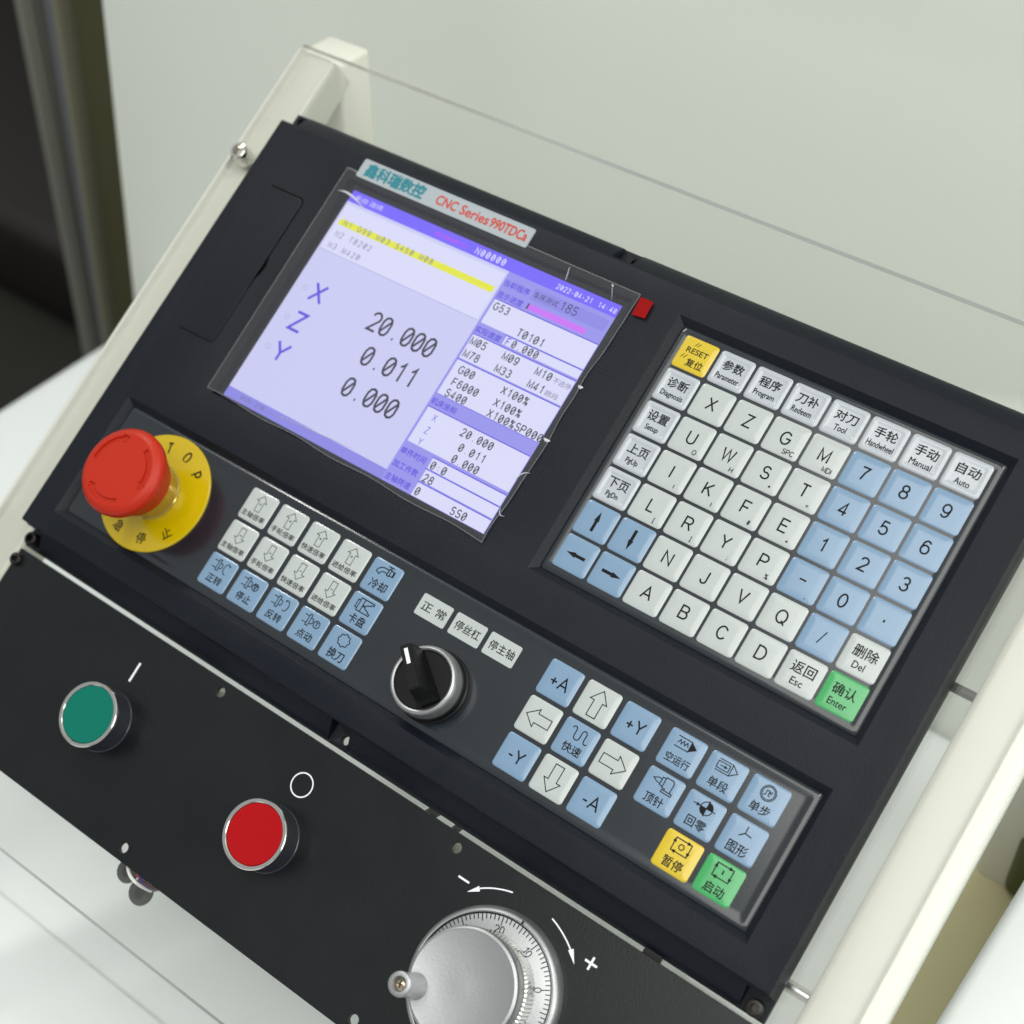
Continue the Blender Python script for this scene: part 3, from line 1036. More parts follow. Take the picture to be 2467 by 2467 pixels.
ba = [(0, 6.0), (-4.1, 1.0), (-2.1, 1.0), (-2.1, -6.0), (2.1, -6.0), (2.1, 1.0), (4.1, 1.0), (0, 6.0)]
k3(0, 0, M_BLUEKEY, [L('+A', 0, -.1, 5.4, .135)], 'blue key printed +A')
k3(2, 0, M_BLUEKEY, [L('+Y', 0, -.1, 5.4, .135)], 'blue key printed +Y')
k3(0, 2, M_BLUEKEY, [L('-Y', 0, -.1, 5.4, .135)], 'blue key printed -Y')
k3(2, 2, M_BLUEKEY, [L('-A', 0, -.1, 5.4, .135)], 'blue key printed -A')
k3(1, 0, M_WHITEKEY, [S([ba], .3)], 'white key with large hollow up arrow')
k3(0, 1, M_WHITEKEY, [S([rotp(ba, 90)], .3)], 'white key with large hollow left arrow')
k3(2, 1, M_WHITEKEY, [S([rotp(ba, 270)], .3)], 'white key with large hollow right arrow')
k3(1, 2, M_WHITEKEY, [S([rotp(ba, 180)], .3)], 'white key with large hollow down arrow')
k3(1, 1, M_BLUEKEY, [S([[(-3.9, 4.6)] + arc(-2.9, 4.4, 1.0, 1.3, 150, 0, 6) + arc(-.5, 2.0, 1.4, 1.5, 180, 360, 8)[0:] + arc(2.0, 4.3, 1.1, 1.3, 180, 0, 8) + arc(4.1, 1.6, 1.0, 1.2, 180, 330, 6)], .34),
                     T('快速', .2, -3.6, 9.0, 4.1)], 'blue rapid key with wavy line symbol')


def k4(c, r, m, legend, label):
    key(83.94 + 19.23 * (c + .5), -153.56 - 17.91 * (r + .5), 16.9, 15.9, m, legend, label)


k4(0, 0, M_BLUEKEY, [S([[(-4.4, 5.8), (2.0, 5.8), (2.0, 1.4), (-4.4, 1.4)], [(-3.6, 3.0), (-2.8, 4.6), (-2.0, 3.0), (-1.2, 4.6), (-.4, 3.0), (.4, 4.6), (1.2, 3.0)]], .3),
                     F([(1.9, 5.9), (5.2, 3.6), (1.9, 1.3)]), T('空运行', .1, -3.7, 11.2, 3.8)], 'blue key with dry run pencil symbol')
k4(1, 0, M_BLUEKEY, [S([[(-4.2, 6.0), (2.0, 6.0), (5.0, 3.6), (2.0, 1.2), (-4.2, 1.2)], [(2.0, 6.0), (2.0, 1.2)], [(-4.2, 5.0), (1.1, 5.0), (1.1, 2.2), (-4.2, 2.2), (-4.2, 5.0)], [(-3.0, 3.6), (-.4, 3.6)]], .28),
                     F([(-1.0, 4.3), (.6, 3.6), (-1.0, 2.9)]), T('单段', 0, -3.7, 8.8, 4.2)], 'blue key with single block symbol')
k4(2, 0, M_BLUEKEY, [S([arc(.2, 3.2, 3.2, 3.2, 0, 360, 30), arc(.2, 3.2, 2.6, 2.6, 0, 360, 28), [(-1.6, 2.2), (-.8, 2.2), (-.8, 4.2), (.4, 4.2), (.4, 2.2), (1.4, 2.2)], arc(1.3, 3.6, .5, .5, 0, 300, 8)], .28),
                     T('单步', 0, -3.7, 8.8, 4.2)], 'blue key with single step round symbol')
k4(0, 1, M_BLUEKEY, [S([[(-4.9, 4.0), (-3.0, 5.0), (-1.4, 5.0), (-1.4, 3.0), (-3.0, 3.0), (-4.9, 4.0)], [(-1.4, 5.8), (0, 5.8), (0, 2.4), (-1.4, 2.4), (-1.4, 5.8)],
                        [(0, 6.4), (3.2, 6.4), (4.0, 5.6), (4.0, 1.2), (1.4, 1.2), (1.4, 1.9), (0, 1.9), (0, 6.4)], [(.4, 1.2), (.4, .2), (5.0, .2), (5.0, 1.2), (.4, 1.2)]], .3),
                     T('顶针', -.4, -4.0, 8.6, 4.2)], 'blue key with tailstock symbol')
k4(1, 1, M_BLUEKEY, [S([arc(1.0, 3.6, 2.7, 2.7, 0, 360, 26), [(-5.0, 3.6), (5.0, 3.6)], [(1.0, 7.0), (1.0, .2)]], .3),
                     F([(1.0, 3.6)] + arc(1.0, 3.6, 2.6, 2.6, 0, 90, 8), [(1.0, 3.6)] + arc(1.0, 3.6, 2.6, 2.6, 180, 270, 8), [(-3.4, 4.4), (-1.7, 3.6), (-3.4, 2.8)]),
                     T('回零', 0, -3.7, 8.8, 4.2)], 'blue key with home position symbol')
k4(2, 1, M_BLUEKEY, [S([[(0, 3.0), (0, 6.0)], [(0, 3.0), (3.0, 2.6)], [(0, 3.0), (-2.0, 1.2)]], .34), T('图形', 0, -3.8, 8.8, 4.6)], 'blue key with three axis symbol')


def loop_icon(inner):
    fr = [(-3.6, 6.1), (3.6, 6.1), (3.6, .7), (-3.6, .7), (-3.6, 6.1)]
    return [S([fr] + inner, .34), F([(1.6, 6.9), (3.6, 6.1), (1.6, 5.3)], [(2.8, 2.6), (4.4, 2.6), (3.6, .7)], [(-1.6, 1.5), (-3.6, .7), (-1.6, -.1)], [(-4.4, 4.2), (-2.8, 4.2), (-3.6, 6.1)])]


k4(1, 2, M_YELLOWKEY, loop_icon([arc(0, 3.4, 1.1, 1.1, 0, 360, 16)]) + [T('暂停', 0, -3.9, 8.8, 4.4)], 'yellow feed hold key')
k4(2, 2, M_GREENKEY, loop_icon([]) + [F([(-.3, 2.5), (.3, 2.5), (.3, 4.3), (-.3, 4.3)]), T('启动', 0, -3.9, 8.8, 4.4)], 'green cycle start key')

# three white legends over the selector
for x0, x1, tx, tw in ((-44.2, -27.5, '正 常', 13.0), (-25.2, -8.5, '停丝杠', 13.4), (-6.3, 10.2, '停主轴', 13.2)):
    mb = MB()
    pr = rrect(x1 - x0, 10.3, .9, 3)
    mb.poly([((x0 + x1) / 2 + x, -162.7 + y) for x, y in pr], .05, M_WHITEKEY)
    tfit(mb, tx, (x0 + x1) / 2, -162.7, tw, 4.3, .08, M_INK, .01)
    sub(mb, 'position_label', unit, 'small white printed label above the selector')

# ---- screen
SX, SY = -196.6, -0.85


def R_(mb, x0, x1, y0, y1, z, m):
    mb.rect(SX + x0, SX + x1, SY - y1, SY - y0, z, m)


mb = MB()
mb.box(-200.0, -31.2, -124.0, 2.2, -3, -.35, M_LCDGLASS)
R_(mb, 0, 162, 0, 121.5, -.30, E_BG)
screen = sub(mb, 'screen', unit, 'lit violet LCD screen showing axis positions')
mb = MB()
R_(mb, 0, 162, 0, 6.4, -.25, E_TITLE)
R_(mb, 101.6, 162, 6.4, 121.5, -.25, E_COL)
R_(mb, 0, 101.6, 116.2, 121.5, -.25, E_BAND)
R_(mb, 1.0, 100.6, 8.0, 34.0, -.26, E_BOX)
R_(mb, 118.8, 160.5, 8.6, 14.6, -.20, E_BAND)
for x0, x1, y0, y1 in ((103, 161.7, 21.3, 34.4), (118.8, 161.7, 35.2, 39.6), (103, 161.7, 41.0, 54.0), (103, 161.7, 55.0, 73.6), (103, 161.7, 81.1, 99.8),
                       (119.6, 161.7, 101.6, 107.0), (119.6, 161.7, 107.8, 113.6), (119.6, 161.7, 114.6, 121.3)):
    R_(mb, x0, x1, y0, y1, -.20, E_BOX)
    R_(mb, x0 - .5, x1, y0 - .5, y0, -.19, E_DEEP)
R_(mb, 2.6, 99.4, 16.0, 19.4, -.20, E_YEL)
R_(mb, 120.4, 152.8, 16.6, 19.6, -.20, E_PINK)
R_(mb, 119.6, 120.4, 16.6, 19.6, -.20, E_TXT)
R_(mb, 1.0, 100.6, 34.0, 34.3, -.20, E_LINE)
R_(mb, 103, 161.7, 73.6, 73.9, -.20, E_DEEP)
sub(mb, 'display_field', screen, 'coloured fields of the screen page')
mb = MB()


def st(s, x, y, h, m, pitch, wd=.15, sx=.88):
    stext(mb, s, SX + x, SY - y, h, -.12, m, wd, pitch=pitch, sx=sx, slash=True)


for s_, x, y in (('20.000', 49.4, 60.7), ('0.011', 56.4, 77.4), ('0.000', 56.4, 94.8)):
    mb = MB()
    st(s_, x, y, 9.4, E_TXT, 6.75, .125, .9)
    sub(mb, 'axis_value', screen, 'large position value ' + s_)
for s_, x, y in (('X', 11.8, 60.2), ('Z', 11.0, 77.4), ('Y', 11.4, 94.6)):
    mb = MB()
    stext(mb, s_, SX + x, SY - y, 9.4, -.12, E_DEEP, .155, sx=1.15)
    mb.ribbon(arc(SX + 7.2, SY - (y - 4.6), 1.3, 1.3, 0, 360, 16)[:-1], .3, -.12, E_LINE, True)
    sub(mb, 'axis_letter', screen, 'blue axis letter ' + s_)
mb = MB()
st('N1 G99 M03 S450 M08', 5.2, 18.9, 2.9, E_GREYT, 3.05, .13)
st('N2 T0202', 4.2, 25.6, 2.9, E_GREYT, 3.05, .12)
st('N3 M420', 4.2, 32.2, 2.9, E_GREYT, 3.05, .12)
st('N00000', 79.4, 5.0, 3.2, E_WHITE, 3.1, .14)
st('2022-04-21', 127.4, 4.8, 2.4, E_WHITE, 2.05, .14)
st('14:48', 150.8, 4.8, 2.4, E_WHITE, 2.1, .14)
st('18S', 134.2, 13.3, 4.2, E_TXT, 3.4, .11)
st('G53', 104.2, 26.2, 3.6, E_TXT, 3.15)
st('T0101', 122.3, 33.2, 3.8, E_TXT, 3.15)
st('F', 119.6, 39.2, 3.4, E_DEEP, 3.1)
st('0.000', 123.0, 39.2, 3.5, E_TXT, 3.15)
for s_, x, y in (('M05', 103.6, 46.0), ('M09', 122.4, 46.0), ('M10', 141.2, 46.0), ('M78', 103.8, 52.8), ('M33', 122.4, 52.8), ('M41', 141.2, 52.8),
                 ('G00', 106.3, 60.8), ('F6000', 106.5, 67.4), ('S400', 106.5, 73.2), ('X100%', 131.2, 60.8), ('X100%', 131.2, 67.4), ('X100%SP000', 131.2, 73.2),
                 ('20.000', 124.6, 86.6), ('0.011', 127.8, 93.4), ('0.000', 127.8, 99.4), ('0:0', 120.2, 106.6), ('28', 120.2, 113.3), ('0', 120.2, 120.4), ('SS0', 141.2, 120.6)):
    st(s_, x, y, 3.7, E_TXT, 3.15)
for s_, y in (('X', 86.4), ('Z', 93.2), ('Y', 99.2)):
    st(s_, 107.6, y, 3.3, E_DEEP, 3.2, .1)


def ct(s, x0, y, wd, ht, m, bold=.0):
    tfit(mb, s, SX + x0 + wd / 2, SY - y, wd, ht, -.12, m, bold)


ct('车床测试', 119.6, 11.6, 13.6, 3.2, E_TXT)
ct('不选停', 151.6, 44.6, 9.6, 2.9, E_GREYT)
ct('跳段', 151.2, 51.4, 7.2, 2.9, E_GREYT)
for s_, y in (('当前程序', 12.0), ('显示进度', 18.4), ('实际速度', 38.0), ('机床坐标', 77.6), ('单件时间', 104.6), ('加工件数', 111.6), ('主轴转速', 118.4)):
    ct(s_, 102.6, y, 14.6, 3.4, E_DEEP, .02)
ct('手动 连续', 3.0, 3.2, 18.0, 2.9, E_BOX)
ct('自动换刀', 55.0, 3.6, 19.0, 2.4, E_MAG, .01)
ct('状态: 正常', 9.6, 118.6, 16.0, 2.4, E_GREYT)
sub(mb, 'display_text', screen, 'numbers and words shown on the screen')

# ---- peel-off film over the screen
mb = MB()
NX, NY = 44, 34
vs, fs = [], []
A, B_, C_, D_ = (-205.0, 7.6), (-28.2, 6.4), (-30.6, -126.2), (-204.6, -123.6)
for j in range(NY + 1):
    for i in range(NX + 1):
        u, v = i / NX, j / NY
        x = (A[0] * (1 - u) + B_[0] * u) * (1 - v) + (D_[0] * (1 - u) + C_[0] * u) * v
        y = (A[1] * (1 - u) + B_[1] * u) * (1 - v) + (D_[1] * (1 - u) + C_[1] * u) * v
        ed = max(0, u - .86) / .14
        x += ed * (1.1 * math.sin(v * 11 + .5) + .45 * math.sin(v * 31 + 1)) * .6
        eb = max(0, v - .9) / .1
        y += eb * .5 * math.sin(u * 23)
        z = 3.35 + .10 * math.sin(u * 9 + v * 5) + ed * .55 * abs(math.sin(v * 21 + .6)) + eb * .4 * abs(math.sin(u * 15))
        vs.append((x, y, z))
for j in range(NY):
    for i in range(NX):
        a = j * (NX + 1) + i
        fs.append((a, a + NX + 1, a + NX + 2, a + 1))
mb.add(vs, fs, M_FILM, True)
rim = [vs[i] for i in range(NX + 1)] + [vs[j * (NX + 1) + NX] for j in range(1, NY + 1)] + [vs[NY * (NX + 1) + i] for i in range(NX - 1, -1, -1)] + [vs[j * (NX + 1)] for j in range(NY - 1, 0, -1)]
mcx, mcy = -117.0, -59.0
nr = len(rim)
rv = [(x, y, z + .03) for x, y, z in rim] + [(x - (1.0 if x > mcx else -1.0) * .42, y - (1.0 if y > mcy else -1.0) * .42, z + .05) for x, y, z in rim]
mb.add(rv, [(i, (i + 1) % nr, nr + (i + 1) % nr, nr + i) for i in range(nr)], M_FILMRIM)  # pale ribbon painting the light caught along the film edge
film = sub(mb, 'protective_film', unit, 'clear slightly wrinkled peel-off film over the screen', 80)
mb = MB()
q = [(-26.9, 5.2), (-19.8, 5.0), (-19.4, -3.6), (-26.3, -4.0)]
zz = [3.9, 4.5, 4.7, 4.0]
mb.add([(x, y, z) for (x, y), z in zip(q, zz)] + [(x, y, z - .3) for (x, y), z in zip(q, zz)],
       [(3, 2, 1, 0), (4, 5, 6, 7), (0, 1, 5, 4), (1, 2, 6, 5), (2, 3, 7, 6), (3, 0, 4, 7)], M_TAG)
sub(mb, 'pull_tab', unit, 'small bright red pull tab at the film corner')
# highlights on the film's creases, painted as short white ridges
mb = MB()


def crease_glint(pts, w0, z=3.75):
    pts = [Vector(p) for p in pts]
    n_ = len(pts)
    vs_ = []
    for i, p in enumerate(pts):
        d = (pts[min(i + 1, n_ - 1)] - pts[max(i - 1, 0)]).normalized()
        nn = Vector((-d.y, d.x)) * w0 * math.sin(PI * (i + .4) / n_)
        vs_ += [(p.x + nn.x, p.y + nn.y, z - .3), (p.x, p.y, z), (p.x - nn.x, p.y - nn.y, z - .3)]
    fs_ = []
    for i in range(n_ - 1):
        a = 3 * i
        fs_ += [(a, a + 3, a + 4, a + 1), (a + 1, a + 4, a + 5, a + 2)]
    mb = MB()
    mb.add(vs_, fs_, M_CREASEGLINT, True)
    sub(mb, 'crease_highlight', film)


crease_glint(bez3((-202.2, -5.6), (-198, -3.9), (-193, -4.6), (-181.9, -9.0), 12), .55)
crease_glint(bez3((-30.9, -43.6), (-30.2, -44.4), (-29.4, -44.4), (-28.4, -43.6), 5), .8)
crease_glint(bez3((-32.0, -72.0), (-31.2, -72.8), (-29.6, -72.8), (-28.6, -72.0), 5), .8)
crease_glint(bez3((-33.2, -94.6), (-33.0, -91.0), (-31.0, -89.2), (-28.4, -89.2), 8), .28)
crease_glint(bez3((-32.3, -109.0), (-31.8, -112.0), (-30.4, -112.4), (-28.6, -111.4), 8), .25)
crease_glint(bez3((-168.0, -120.9), (-158, -118.6), (-140, -118.1), (-113.3, -116.6), 14), .22)
crease_glint(bez3((-66.4, 5.2), (-66, 3), (-65, 0), (-64.7, -1.6), 6), .2)
crease_glint(bez3((-42.5, 5.0), (-41.8, 3.4), (-40.0, 1), (-39.1, -1.4), 6), .2)
crease_glint(bez3((-43.0, 5.6), (-42.6, 5.2), (-42.2, 4.9), (-41.7, 4.5), 4), .5)

# nameplate
mb = MB()
pr = rrect(106, 10.4, 1.0, 3)
n = len(pr)
vs = [(-145 + x, 10.2 + y, zf) for x, y in pr] + [(-145 + x * .998, 10.2 + y * .985, zf + .7) for x, y in pr]
mb.add(vs, [(i, (i + 1) % n, n + (i + 1) % n, n + i) for i in range(n)] + [tuple(range(n, 2 * n))], M_NAME)
tfit(mb, '鑫科瑞数控', -175.5, 10.4, 37.0, 7.2, zf + .74, M_TEAL, .045)
tfit(mb, 'CNC', -142.6, 10.3, 12.6, 4.9, zf + .74, M_REDINK, .032)
tfit(mb, 'Series', -125.4, 10.3, 17.0, 5.0, zf + .74, M_REDINK, .032)
tfit(mb, '990TDCa', -105.0, 10.3, 21.6, 5.0, zf + .74, M_REDINK, .032)
sub(mb, 'nameplate', unit, 'white nameplate strip above the screen with teal and red lettering')

# ------------------------------------------------------------------ emergency stop
EX, EY = -198.4, -180.5
es = root('emergency_stop_button', EX, EY, 0, 'big red mushroom emergency stop button on a round yellow plate', 'emergency button')
mb = MB()
mb.lathe([(30.2, .1), (30.2, .9), (29.8, 1.25), (29.0, 1.35), (14, 1.9)], EX, EY, M_YEL, 96)
for ch, a, top in (('S', 136, 1), ('T', 106, 1), ('O', 76, 1), ('P', 47, 1), ('止', -36, 0), ('停', -70, 0), ('急', -108, 0), ('緊', -146, 0)):
    r_ = 23.0 if top else 23.4
    ar = math.radians(a)
    x, y = EX + r_ * math.cos(ar), EY + r_ * math.sin(ar)
    if top:
        gw, stk = GL[ch]
        h_ = 5.4
        an = ar - PI / 2
        S2 = []
        for k in stk:
            S2.append([(x + (px - gw / 2) * h_ * .74 * math.cos(an) - (py - .5) * h_ * math.sin(an), y + (px - gw / 2) * h_ * .74 * math.sin(an) + (py - .5) * h_ * math.cos(an)) for px, py in k])
        mb.lines(S2, .85, 1.66, M_INK)
    else:
        tfit(mb, ch, x, y, 5.2, 5.4, 1.68, M_INK, .010, ang=ar + PI / 2)
sub(mb, 'legend_plate', es, 'round yellow plate lettered STOP', 30)
mb = MB()
mb.lathe([(14.2, 1.6), (14.2, 2.6), (13.8, 3.0), (13.6, 15)], EX, EY, mat('collar_clear_gold', (188, 168, 96), 0.16, metal=0.85), 64)
sub(mb, 'collar', es)
mb = MB()
mb.lathe([(13.0, 14.2), (16.4, 14.2), (16.8, 14.8), (17.2, 22.5), (20.6, 24.6), (21.3, 25.4), (21.5, 27.2), (21.9, 28.4), (21.7, 30.0), (20.9, 31.5), (19.6, 32.5), (18.0, 33.0)], EX, EY, M_RED, 240, tooth=(4, 6, .16))
NR = [18.0, 17.6, 16.9, 16.8, 16.0, 15.2, 14.4, 14.3, 13.6, 12.9, 12.8, 10, 6, 2]
NA = 360
vs, fs = [], []


def arrow_depth(r, adeg):
    for head in (106, -14, -134):
        d = (adeg - head) % 360
        if 0 <= d <= 12:
            hw = .2 + d / 12 * 1.95
            if abs(r - 15.6) <= hw:
                return 1
        elif 12 < d <= 76:
            if abs(r - 15.6) <= 1.21:
                return 1
    return 0


for r in NR:
    for k in range(NA):
        a = 360 * k / NA
        z = 33.0 + (.12 * (18 - r) / 18) - .95 * arrow_depth(r, a)
        vs.append((EX + r * math.cos(math.radians(a)), EY + r * math.sin(math.radians(a)), z))
for i in range(len(NR) - 1):
    for k in range(NA):
        a, b = i * NA + k, i * NA + (k + 1) % NA
        fs.append((a, b, b + NA, a + NA))
fs.append(tuple(range((len(NR) - 1) * NA, len(NR) * NA)))
mb.add(vs, fs, M_RED, True)
sub(mb, 'mushroom_head', es, 'red turn-to-release head with three engraved arrows', 32)

# ------------------------------------------------------------------ selector switch
QX, QY = -16.9, -191.1
se = root('selector_switch', QX, QY, 0, 'black rotary selector knob in a silver ring below three white labels', 'rotary switch')
mb = MB()
mb.lathe([(16.6, .05), (16.6, 1.4), (15.9, 2.0), (15.9, 5.6), (15.2, 6.0)], QX, QY, M_BLACKPL, 80)
sub(mb, 'base_ring', se)
mb = MB()
mb.lathe([(15.5, 5.8), (15.6, 6.4), (15.5, 10.5), (15.05, 12.6), (14.5, 13.3), (13.9, 13.5), (13.2, 13.2), (12.9, 12.2), (12.9, 10.5)], QX, QY, M_SATIN, 96)
sub(mb, 'silver_ring', se)
mb = MB()
mb.lathe([(12.85, 11.0), (12.6, 12.0), (2, 12.1), (.01, 12.1)], QX, QY, M_BLACKPL, 64)
knob = sub(mb, 'knob', se)
mb = MB()
ang = math.radians(137)
ux, uy = math.cos(ang), math.sin(ang)
vx, vy = -uy, ux


def kp(u, v, z):
    return (QX + ux * u + vx * v, QY + uy * u + vy * v, z)


sec = [(13.2, 2.5, 2.8, 12.1, 24.2), (12.9, 2.6, 3.4, 12.1, 25.4), (-7.0, 2.6, 5.4, 12.1, 25.6), (-11.8, 2.4, 6.2, 12.1, 12.5)]
vs = []
for u, ht, hb, z0, z1 in sec:
    vs += [kp(u, -hb, z0), kp(u, hb, z0), kp(u, ht, z1), kp(u, -ht, z1)]
fs = [(0, 1, 2, 3)]
for i in range(len(sec) - 1):
    a = 4 * i
    fs += [(a, a + 4, a + 5, a + 1), (a + 1, a + 5, a + 6, a + 2), (a + 2, a + 6, a + 7, a + 3), (a + 3, a + 7, a + 4, a)]
fs.append((15, 14, 13, 12))
mb.add(vs, fs, M_BLACKPL)
o = sub(mb, 'knob_grip', se)
bm = bmesh.new()
bm.from_mesh(o.data)
bmesh.ops.recalc_face_normals(bm, faces=bm.faces)
bmesh.ops.bevel(bm, geom=bm.edges[:], offset=0.0004, segments=2, affect='EDGES')
bm.to_mesh(o.data)
bm.free()
mb = MB()
mb.add([kp(11.2, -.85, 25.53), kp(11.2, .85, 25.53), kp(4.2, .85, 25.62), kp(4.2, -.85, 25.62)], [(0, 1, 2, 3)], M_WHITEINK)
sub(mb, 'pointer_mark', se)

# ------------------------------------------------------------------ lower button plate
plate = root('button_plate', -43.5, -284.5, -10, 'flat black painted steel plate below the control unit carrying two push buttons and a handwheel', 'panel plate')
mb = MB()
mb.box(-257.0, 175.0, -331.0, -238.0, -10.2, -8.0, M_PLATE)
pl = sub(mb, 'plate', plate)
cs = []
for x, y in ((-112.3, -243.5), (27.3, -243.7), (-112.3, -325.2), (26.9, -325.3), (166, -325.3)):
    m_ = MB()
    cyl_solid(m_, x, y, 2.35, -20, 0)
    o_ = m_.build('cutter', plate, tuple(plate['anchor']))
    cs.append(o_)
cut(pl, cs)
md = pl.modifiers.new('bevel', 'BEVEL')
md.width = 0.0003
md.segments = 2
md.limit_method = 'ANGLE'
md.angle_limit = math.radians(50)
bake_mods(pl)
cap_screw(plate, -255.0, -243.8, -8.0, 3.3, 2.6, M_DARKMETAL, 1.7, 'dark brown socket screw at the plate corner')
mb = MB()
for cx_, cy_ in ((-253, -243.8),):
    mb.lathe([(5.2, -13.5), (5.2, -10.2)], cx_, cy_, M_DARKMETAL, 24)
sub(mb, 'spacer', plate)
mb = MB()
mb.ribbon([(-158.5, -252.7), (-158.5, -262.6)], 1.15, -7.95, M_WHITEINK)
sub(mb, 'printed_mark', plate, 'white printed line')
mb = MB()
mb.ribbon(arc(-51.0, -257.8, 5.4, 5.4, 0, 360, 48)[:-1], .62, -7.95, M_WHITEINK, True)
sub(mb, 'printed_mark', plate, 'white printed circle')
mb = MB()
mb.ribbon([(34.5, -252.9), (40.2, -252.9)], .9, -7.95, M_WHITEINK)
sub(mb, 'printed_mark', plate, 'white printed minus sign')
mb = MB()
mb.ribbon([(99.2, -252.6), (105.0, -252.6)], .95, -7.95, M_WHITEINK)
mb.ribbon([(102.1, -249.9), (102.1, -255.4)], 0.95, -7.93, M_WHITEINK)
sub(mb, 'printed_mark', plate, 'white printed plus sign')
mb = MB()
WX, WY = 69.6, -284.8


def bez(p0, p1, p2, n_=12):
    return [tuple((1 - t) ** 2 * a + 2 * t * (1 - t) * b + t * t * c_ for a, b, c_ in zip(p0, p1, p2)) for t in [i / n_ for i in range(n_ + 1)]]


mb.ribbon(bez((58.8, -246.3), (51.0, -248.2), (45.5, -252.3)), .6, -7.95, M_WHITEINK)
mb.poly([(41.3, -256.4), (44.7, -251.6), (46.2, -253.3)], -7.93, M_WHITEINK)
sub(mb, 'printed_arrow', plate, 'white arrow curving to the left')
mb = MB()
mb.ribbon(bez((78.9, -246.3), (86.5, -248.6), (92.0, -252.6)), .6, -7.95, M_WHITEINK)
mb.poly([(96.4, -256.7), (91.3, -253.3), (92.9, -251.6)], -7.93, M_WHITEINK)
sub(mb, 'printed_arrow', plate, 'white arrow curving down to the right')


def push(x, y, mcap, label):
    r0 = root('push_button', x, y, -8, label, 'push button', 'flush push buttons on the black plate')
    mb = MB()
    mb.lathe([(15.3, -7.98), (15.3, -7.0), (15.0, -6.7), (15.0, 3.9), (15.4, 4.1)], x, y, M_BUTTONBODY, 96)
    sub(mb, 'body', r0)
    mb = MB()
    mb.lathe([(15.4, 4.0), (15.55, 4.5), (15.5, 5.7), (15.2, 6.05), (13.95, 6.05), (13.6, 5.7), (13.6, 4.2)], x, y, M_STEEL, 96)
    sub(mb, 'bezel_ring', r0)
    mb = MB()
    mb.lathe([(13.55, 4.2), (13.45, 5.5), (13.2, 5.72), (6, 5.6), (.01, 5.58)], x, y, mcap, 96)
    sub(mb, 'cap', r0)


push(-158.6, -283.9, M_GREENCAP, 'green push button with steel rim below the white line mark')
push(-51.2, -284.9, M_REDCAP, 'red push button with steel rim below the white circle mark')

# ------------------------------------------------------------------ handwheel
hw = root('handwheel', WX, WY, -8, 'round aluminium handwheel with graduated dial and small crank grip', 'handwheel')
mb = MB()
mb.lathe([(33.4, -7.95), (33.5, -6), (33.2, -4.0), (32.6, -2.6), (31.9, -1.7), (31.0, -1.3), (30.6, -1.4), (30.5, -2.2)], WX, WY, M_SATIN, 120)
sub(mb, 'rim', hw)
mb = MB()
mb.lathe([(30.6, -2.0), (30.2, -1.75), (20, -1.4)], WX, WY, M_SATIN, 120)
mb.ribbon(arc(WX, WY, 30.05, 30.05, 0, 360, 120)[:-1], .5, -1.55, M_INK, True)
for k in range(100):
    a = math.radians(31.0 + 3.6 * k)
    ln = 2.0
    if k % 10 == 0:
        ln = 3.6
    elif k % 5 == 0:
        ln = 2.9
    r0_, r1_ = 29.7, 29.7 - ln
    mb.ribbon([(WX + r0_ * math.cos(a), WY + r0_ * math.sin(a)), (WX + r1_ * math.cos(a), WY + r1_ * math.sin(a))], .36, -1.5, M_INK)
for k in range(10):
    a = math.radians(31.0 + 36 * k)
    s_ = str(k * 10)
    c_, s2 = math.cos(a - PI / 2), math.sin(a - PI / 2)
    bx, by = WX + 23.1 * math.cos(a), WY + 23.1 * math.sin(a)
    stext(mb, s_, 0, 0, 2.9, -1.35, M_INK, .12, center=True, fn=lambda px, py: (bx + px * c_ - py * s2, by + px * s2 + py * c_))
dial = sub(mb, 'dial', hw, 'silver dial ring with black graduations and numbers')
mb = MB()
a = math.radians(91)
mb.poly([(WX + r * math.cos(math.radians(b)), WY + r * math.sin(math.radians(b))) for r, b in ((30.6, 86.3), (32.2, 86.3), (32.2, 87.7), (30.6, 87.7))], -1.0, M_INK)
sub(mb, 'index_mark', hw)
mb = MB()
mb.lathe([(22.0, -1.6), (23.2, -1.2), (23.2, 7.6), (22.4, 8.4)], WX, WY, M_STEEL, 180, tooth=(1, 2, .34), smooth=False)
mb.lathe([(22.2, 8.4), (22.5, 9.0), (22.7, 11.0), (23.3, 17.6), (23.0, 18.9), (22.4, 19.4), (21.9, 19.5), (21.4, 19.3), (4, 19.25), (.01, 19.25)], WX, WY, M_SATIN, 120)
kb = sub(mb, 'knob', hw, 'brushed aluminium hand knob with knurled foot')
HX, HY = 53.2, -295.0
mb = MB()
mb.lathe([(5.2, 19.3), (5.3, 20.2), (5.0, 22.0), (4.7, 30), (4.95, 34.6), (4.7, 35.7), (4.2, 36.0), (3.1, 36.0), (2.75, 35.4), (2.7, 32.6), (.01, 32.6)], HX, HY, M_SATIN, 56)
grip = sub(mb, 'crank_grip', hw)
mb = MB()
mb.lathe([(2.4, 32.65), (2.3, 33.7), (1.4, 34.5), (.01, 34.7)], HX, HY, M_BRASS, 32)
mb.ribbon([(HX - 1.4, HY - .3), (HX + 1.4, HY + .3)], .5, 34.75, M_INK)
mb.ribbon([(HX - .3, HY + 1.4), (HX + .3, HY - 1.4)], .5, 34.77, M_INK)
sub(mb, 'cross_screw', grip)


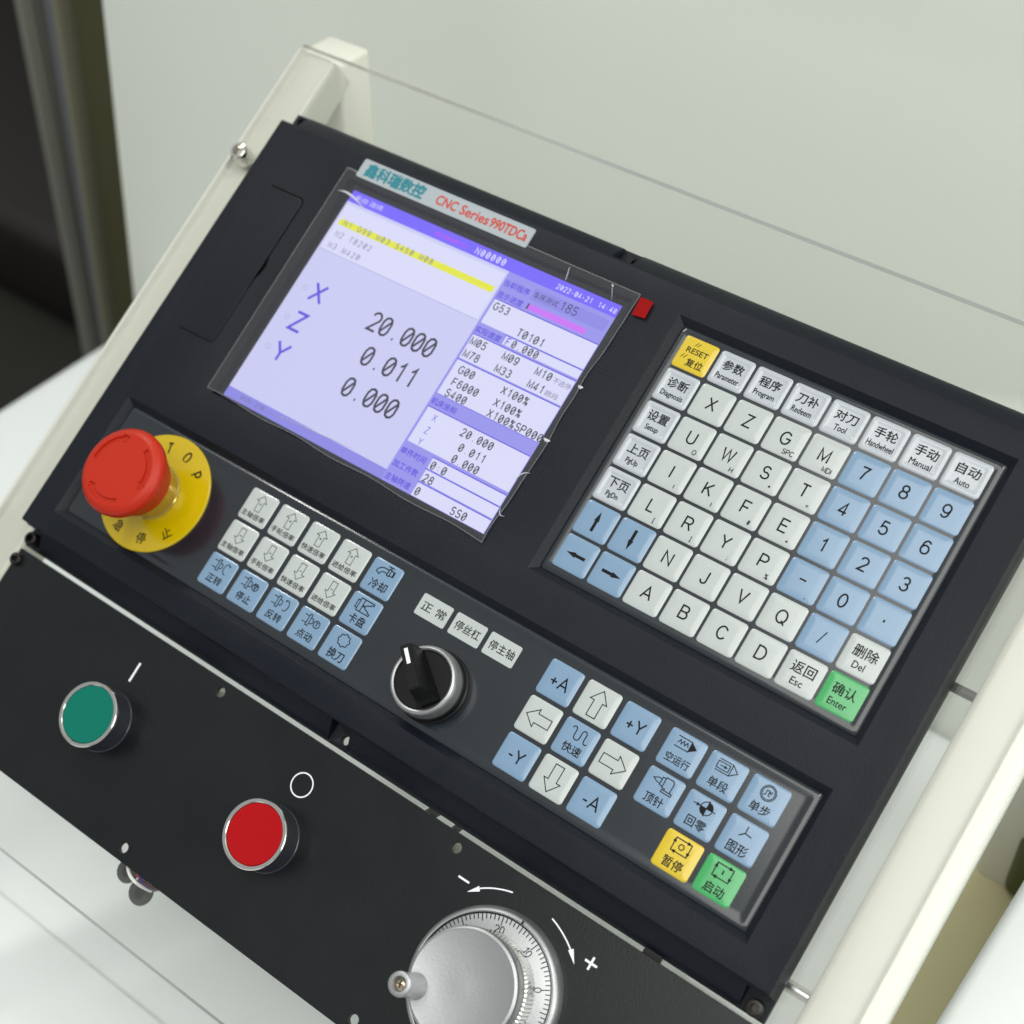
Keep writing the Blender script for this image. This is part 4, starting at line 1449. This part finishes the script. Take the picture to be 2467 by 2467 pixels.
# ------------------------------------------------------------------ wiring, grommet, pins
def tube_mesh(mb, pts, r, m, n_=12):
    P = [Vector(p) for p in pts]
    vs, fs = [], []
    for i, p in enumerate(P):
        d = (P[min(i + 1, len(P) - 1)] - P[max(i - 1, 0)]).normalized()
        a = d.orthogonal().normalized()
        b = d.cross(a)
        if i and (a.dot(pa) < 0.2):
            a = (pa - d * pa.dot(d)).normalized()
            b = d.cross(a)
        elif i:
            a = (pa - d * pa.dot(d)).normalized()
            b = d.cross(a)
        pa = a
        for k in range(n_):
            t = 2 * PI * k / n_
            vs.append(tuple(p + a * r * math.cos(t) + b * r * math.sin(t)))
    for i in range(len(P) - 1):
        for k in range(n_):
            fs.append((i * n_ + k, i * n_ + (k + 1) % n_, (i + 1) * n_ + (k + 1) % n_, (i + 1) * n_ + k))
    mb.add(vs, fs, m, True)


wr = root('cable_bundle', -100, -333, -14, 'short bundle of white, red and blue wires peeping out below the black plate', 'cable')
for (x0, y0), (x1, y1), r, m, lb in (((-110, -328), (-96.0, -335.6), .8, M_WIREW, 'white wire'), ((-106, -325), (-95, -333.5), .8, M_WIRER, 'red wire'),
                                     ((-103.5, -325), (-94.4, -334.2), .85, M_WIREB, 'blue wire'), ((-101, -325), (-93.4, -333.4), .8, M_WIREBR, 'brown wire')):
    mb = MB()
    tube_mesh(mb, bez3((x0, y0, -12.2), (x0 + 3.6, y0 - 8.0, -12.0), (x1 - 3.4, y1 - .6, -12.2), (x1 + 1.0, y1 - .2, -20)), r, m)
    sub(mb, 'wire', wr, lb)
gr = root('rubber_grommet', -108, -338, -22, 'round black rubber cable grommet with its reflection as a second ring, seen through the clear sheet', 'grommet')
for x, y, z, r in ((-118.5, -337.6, -32, 5.8), (-106.5, -341.6, -32, 6.4)):  # the pair models one grommet doubled by its reflection
    mb = MB()
    vs, fs = [], []
    for i in range(28):
        a = 2 * PI * i / 28
        for k in range(10):
            b = 2 * PI * k / 10
            rr = r * .68 + r * .32 * math.cos(b)
            vs.append((x + rr * math.cos(a), y + rr * math.sin(a), z + r * .32 * math.sin(b)))
            fs.append((i * 10 + k, ((i + 1) % 28) * 10 + k, ((i + 1) % 28) * 10 + (k + 1) % 10, i * 10 + (k + 1) % 10))
    mb.add(vs, fs, M_RUBBER, True)
    mb.lathe([(r * .7, z), (.01, z)], x, y, M_DARKMETAL, 20)
    sub(mb, 'doubled_ring', gr)

for y, z, m, lb, rr in ((-84.2, -23.0, M_DARKMETAL, 'dark steel pin', 2.2), (-219.0, -23.0, M_STEEL, 'bright steel pin', 2.6)):
    mb = MB()
    tube_mesh(mb, [(150, y, z), (160, y, z), (179.6, y, z)], rr, m, 20)
    sub(mb, 'hinge_pin', frame, lb + ' between the rail and the control unit')
# dark bracket bridging the gap under the two panels
br = root('black_bracket', 122, -237, -12, 'small black bracket bridging the slot between control unit and plate', 'bracket')
mb = MB()
mb.box(117.0, 125.0, -246, -228, -13.3, -10.5, M_BLACKPL)
sub(mb, 'bracket', br)
br = root('black_cable', 0, -237, -24, 'black cable crossing under the slot near the red button', 'cable')
mb = MB()
tube_mesh(mb, bez3((20, -215, -26), (5, -232, -24), (0, -244, -22), (-12, -262, -26)), 2.6, M_RUBBER)
tube_mesh(mb, bez3((30, -215, -26), (18, -232, -24), (14, -244, -22), (6, -262, -26)), 1.8, M_RUBBER)
sub(mb, 'cable', br)
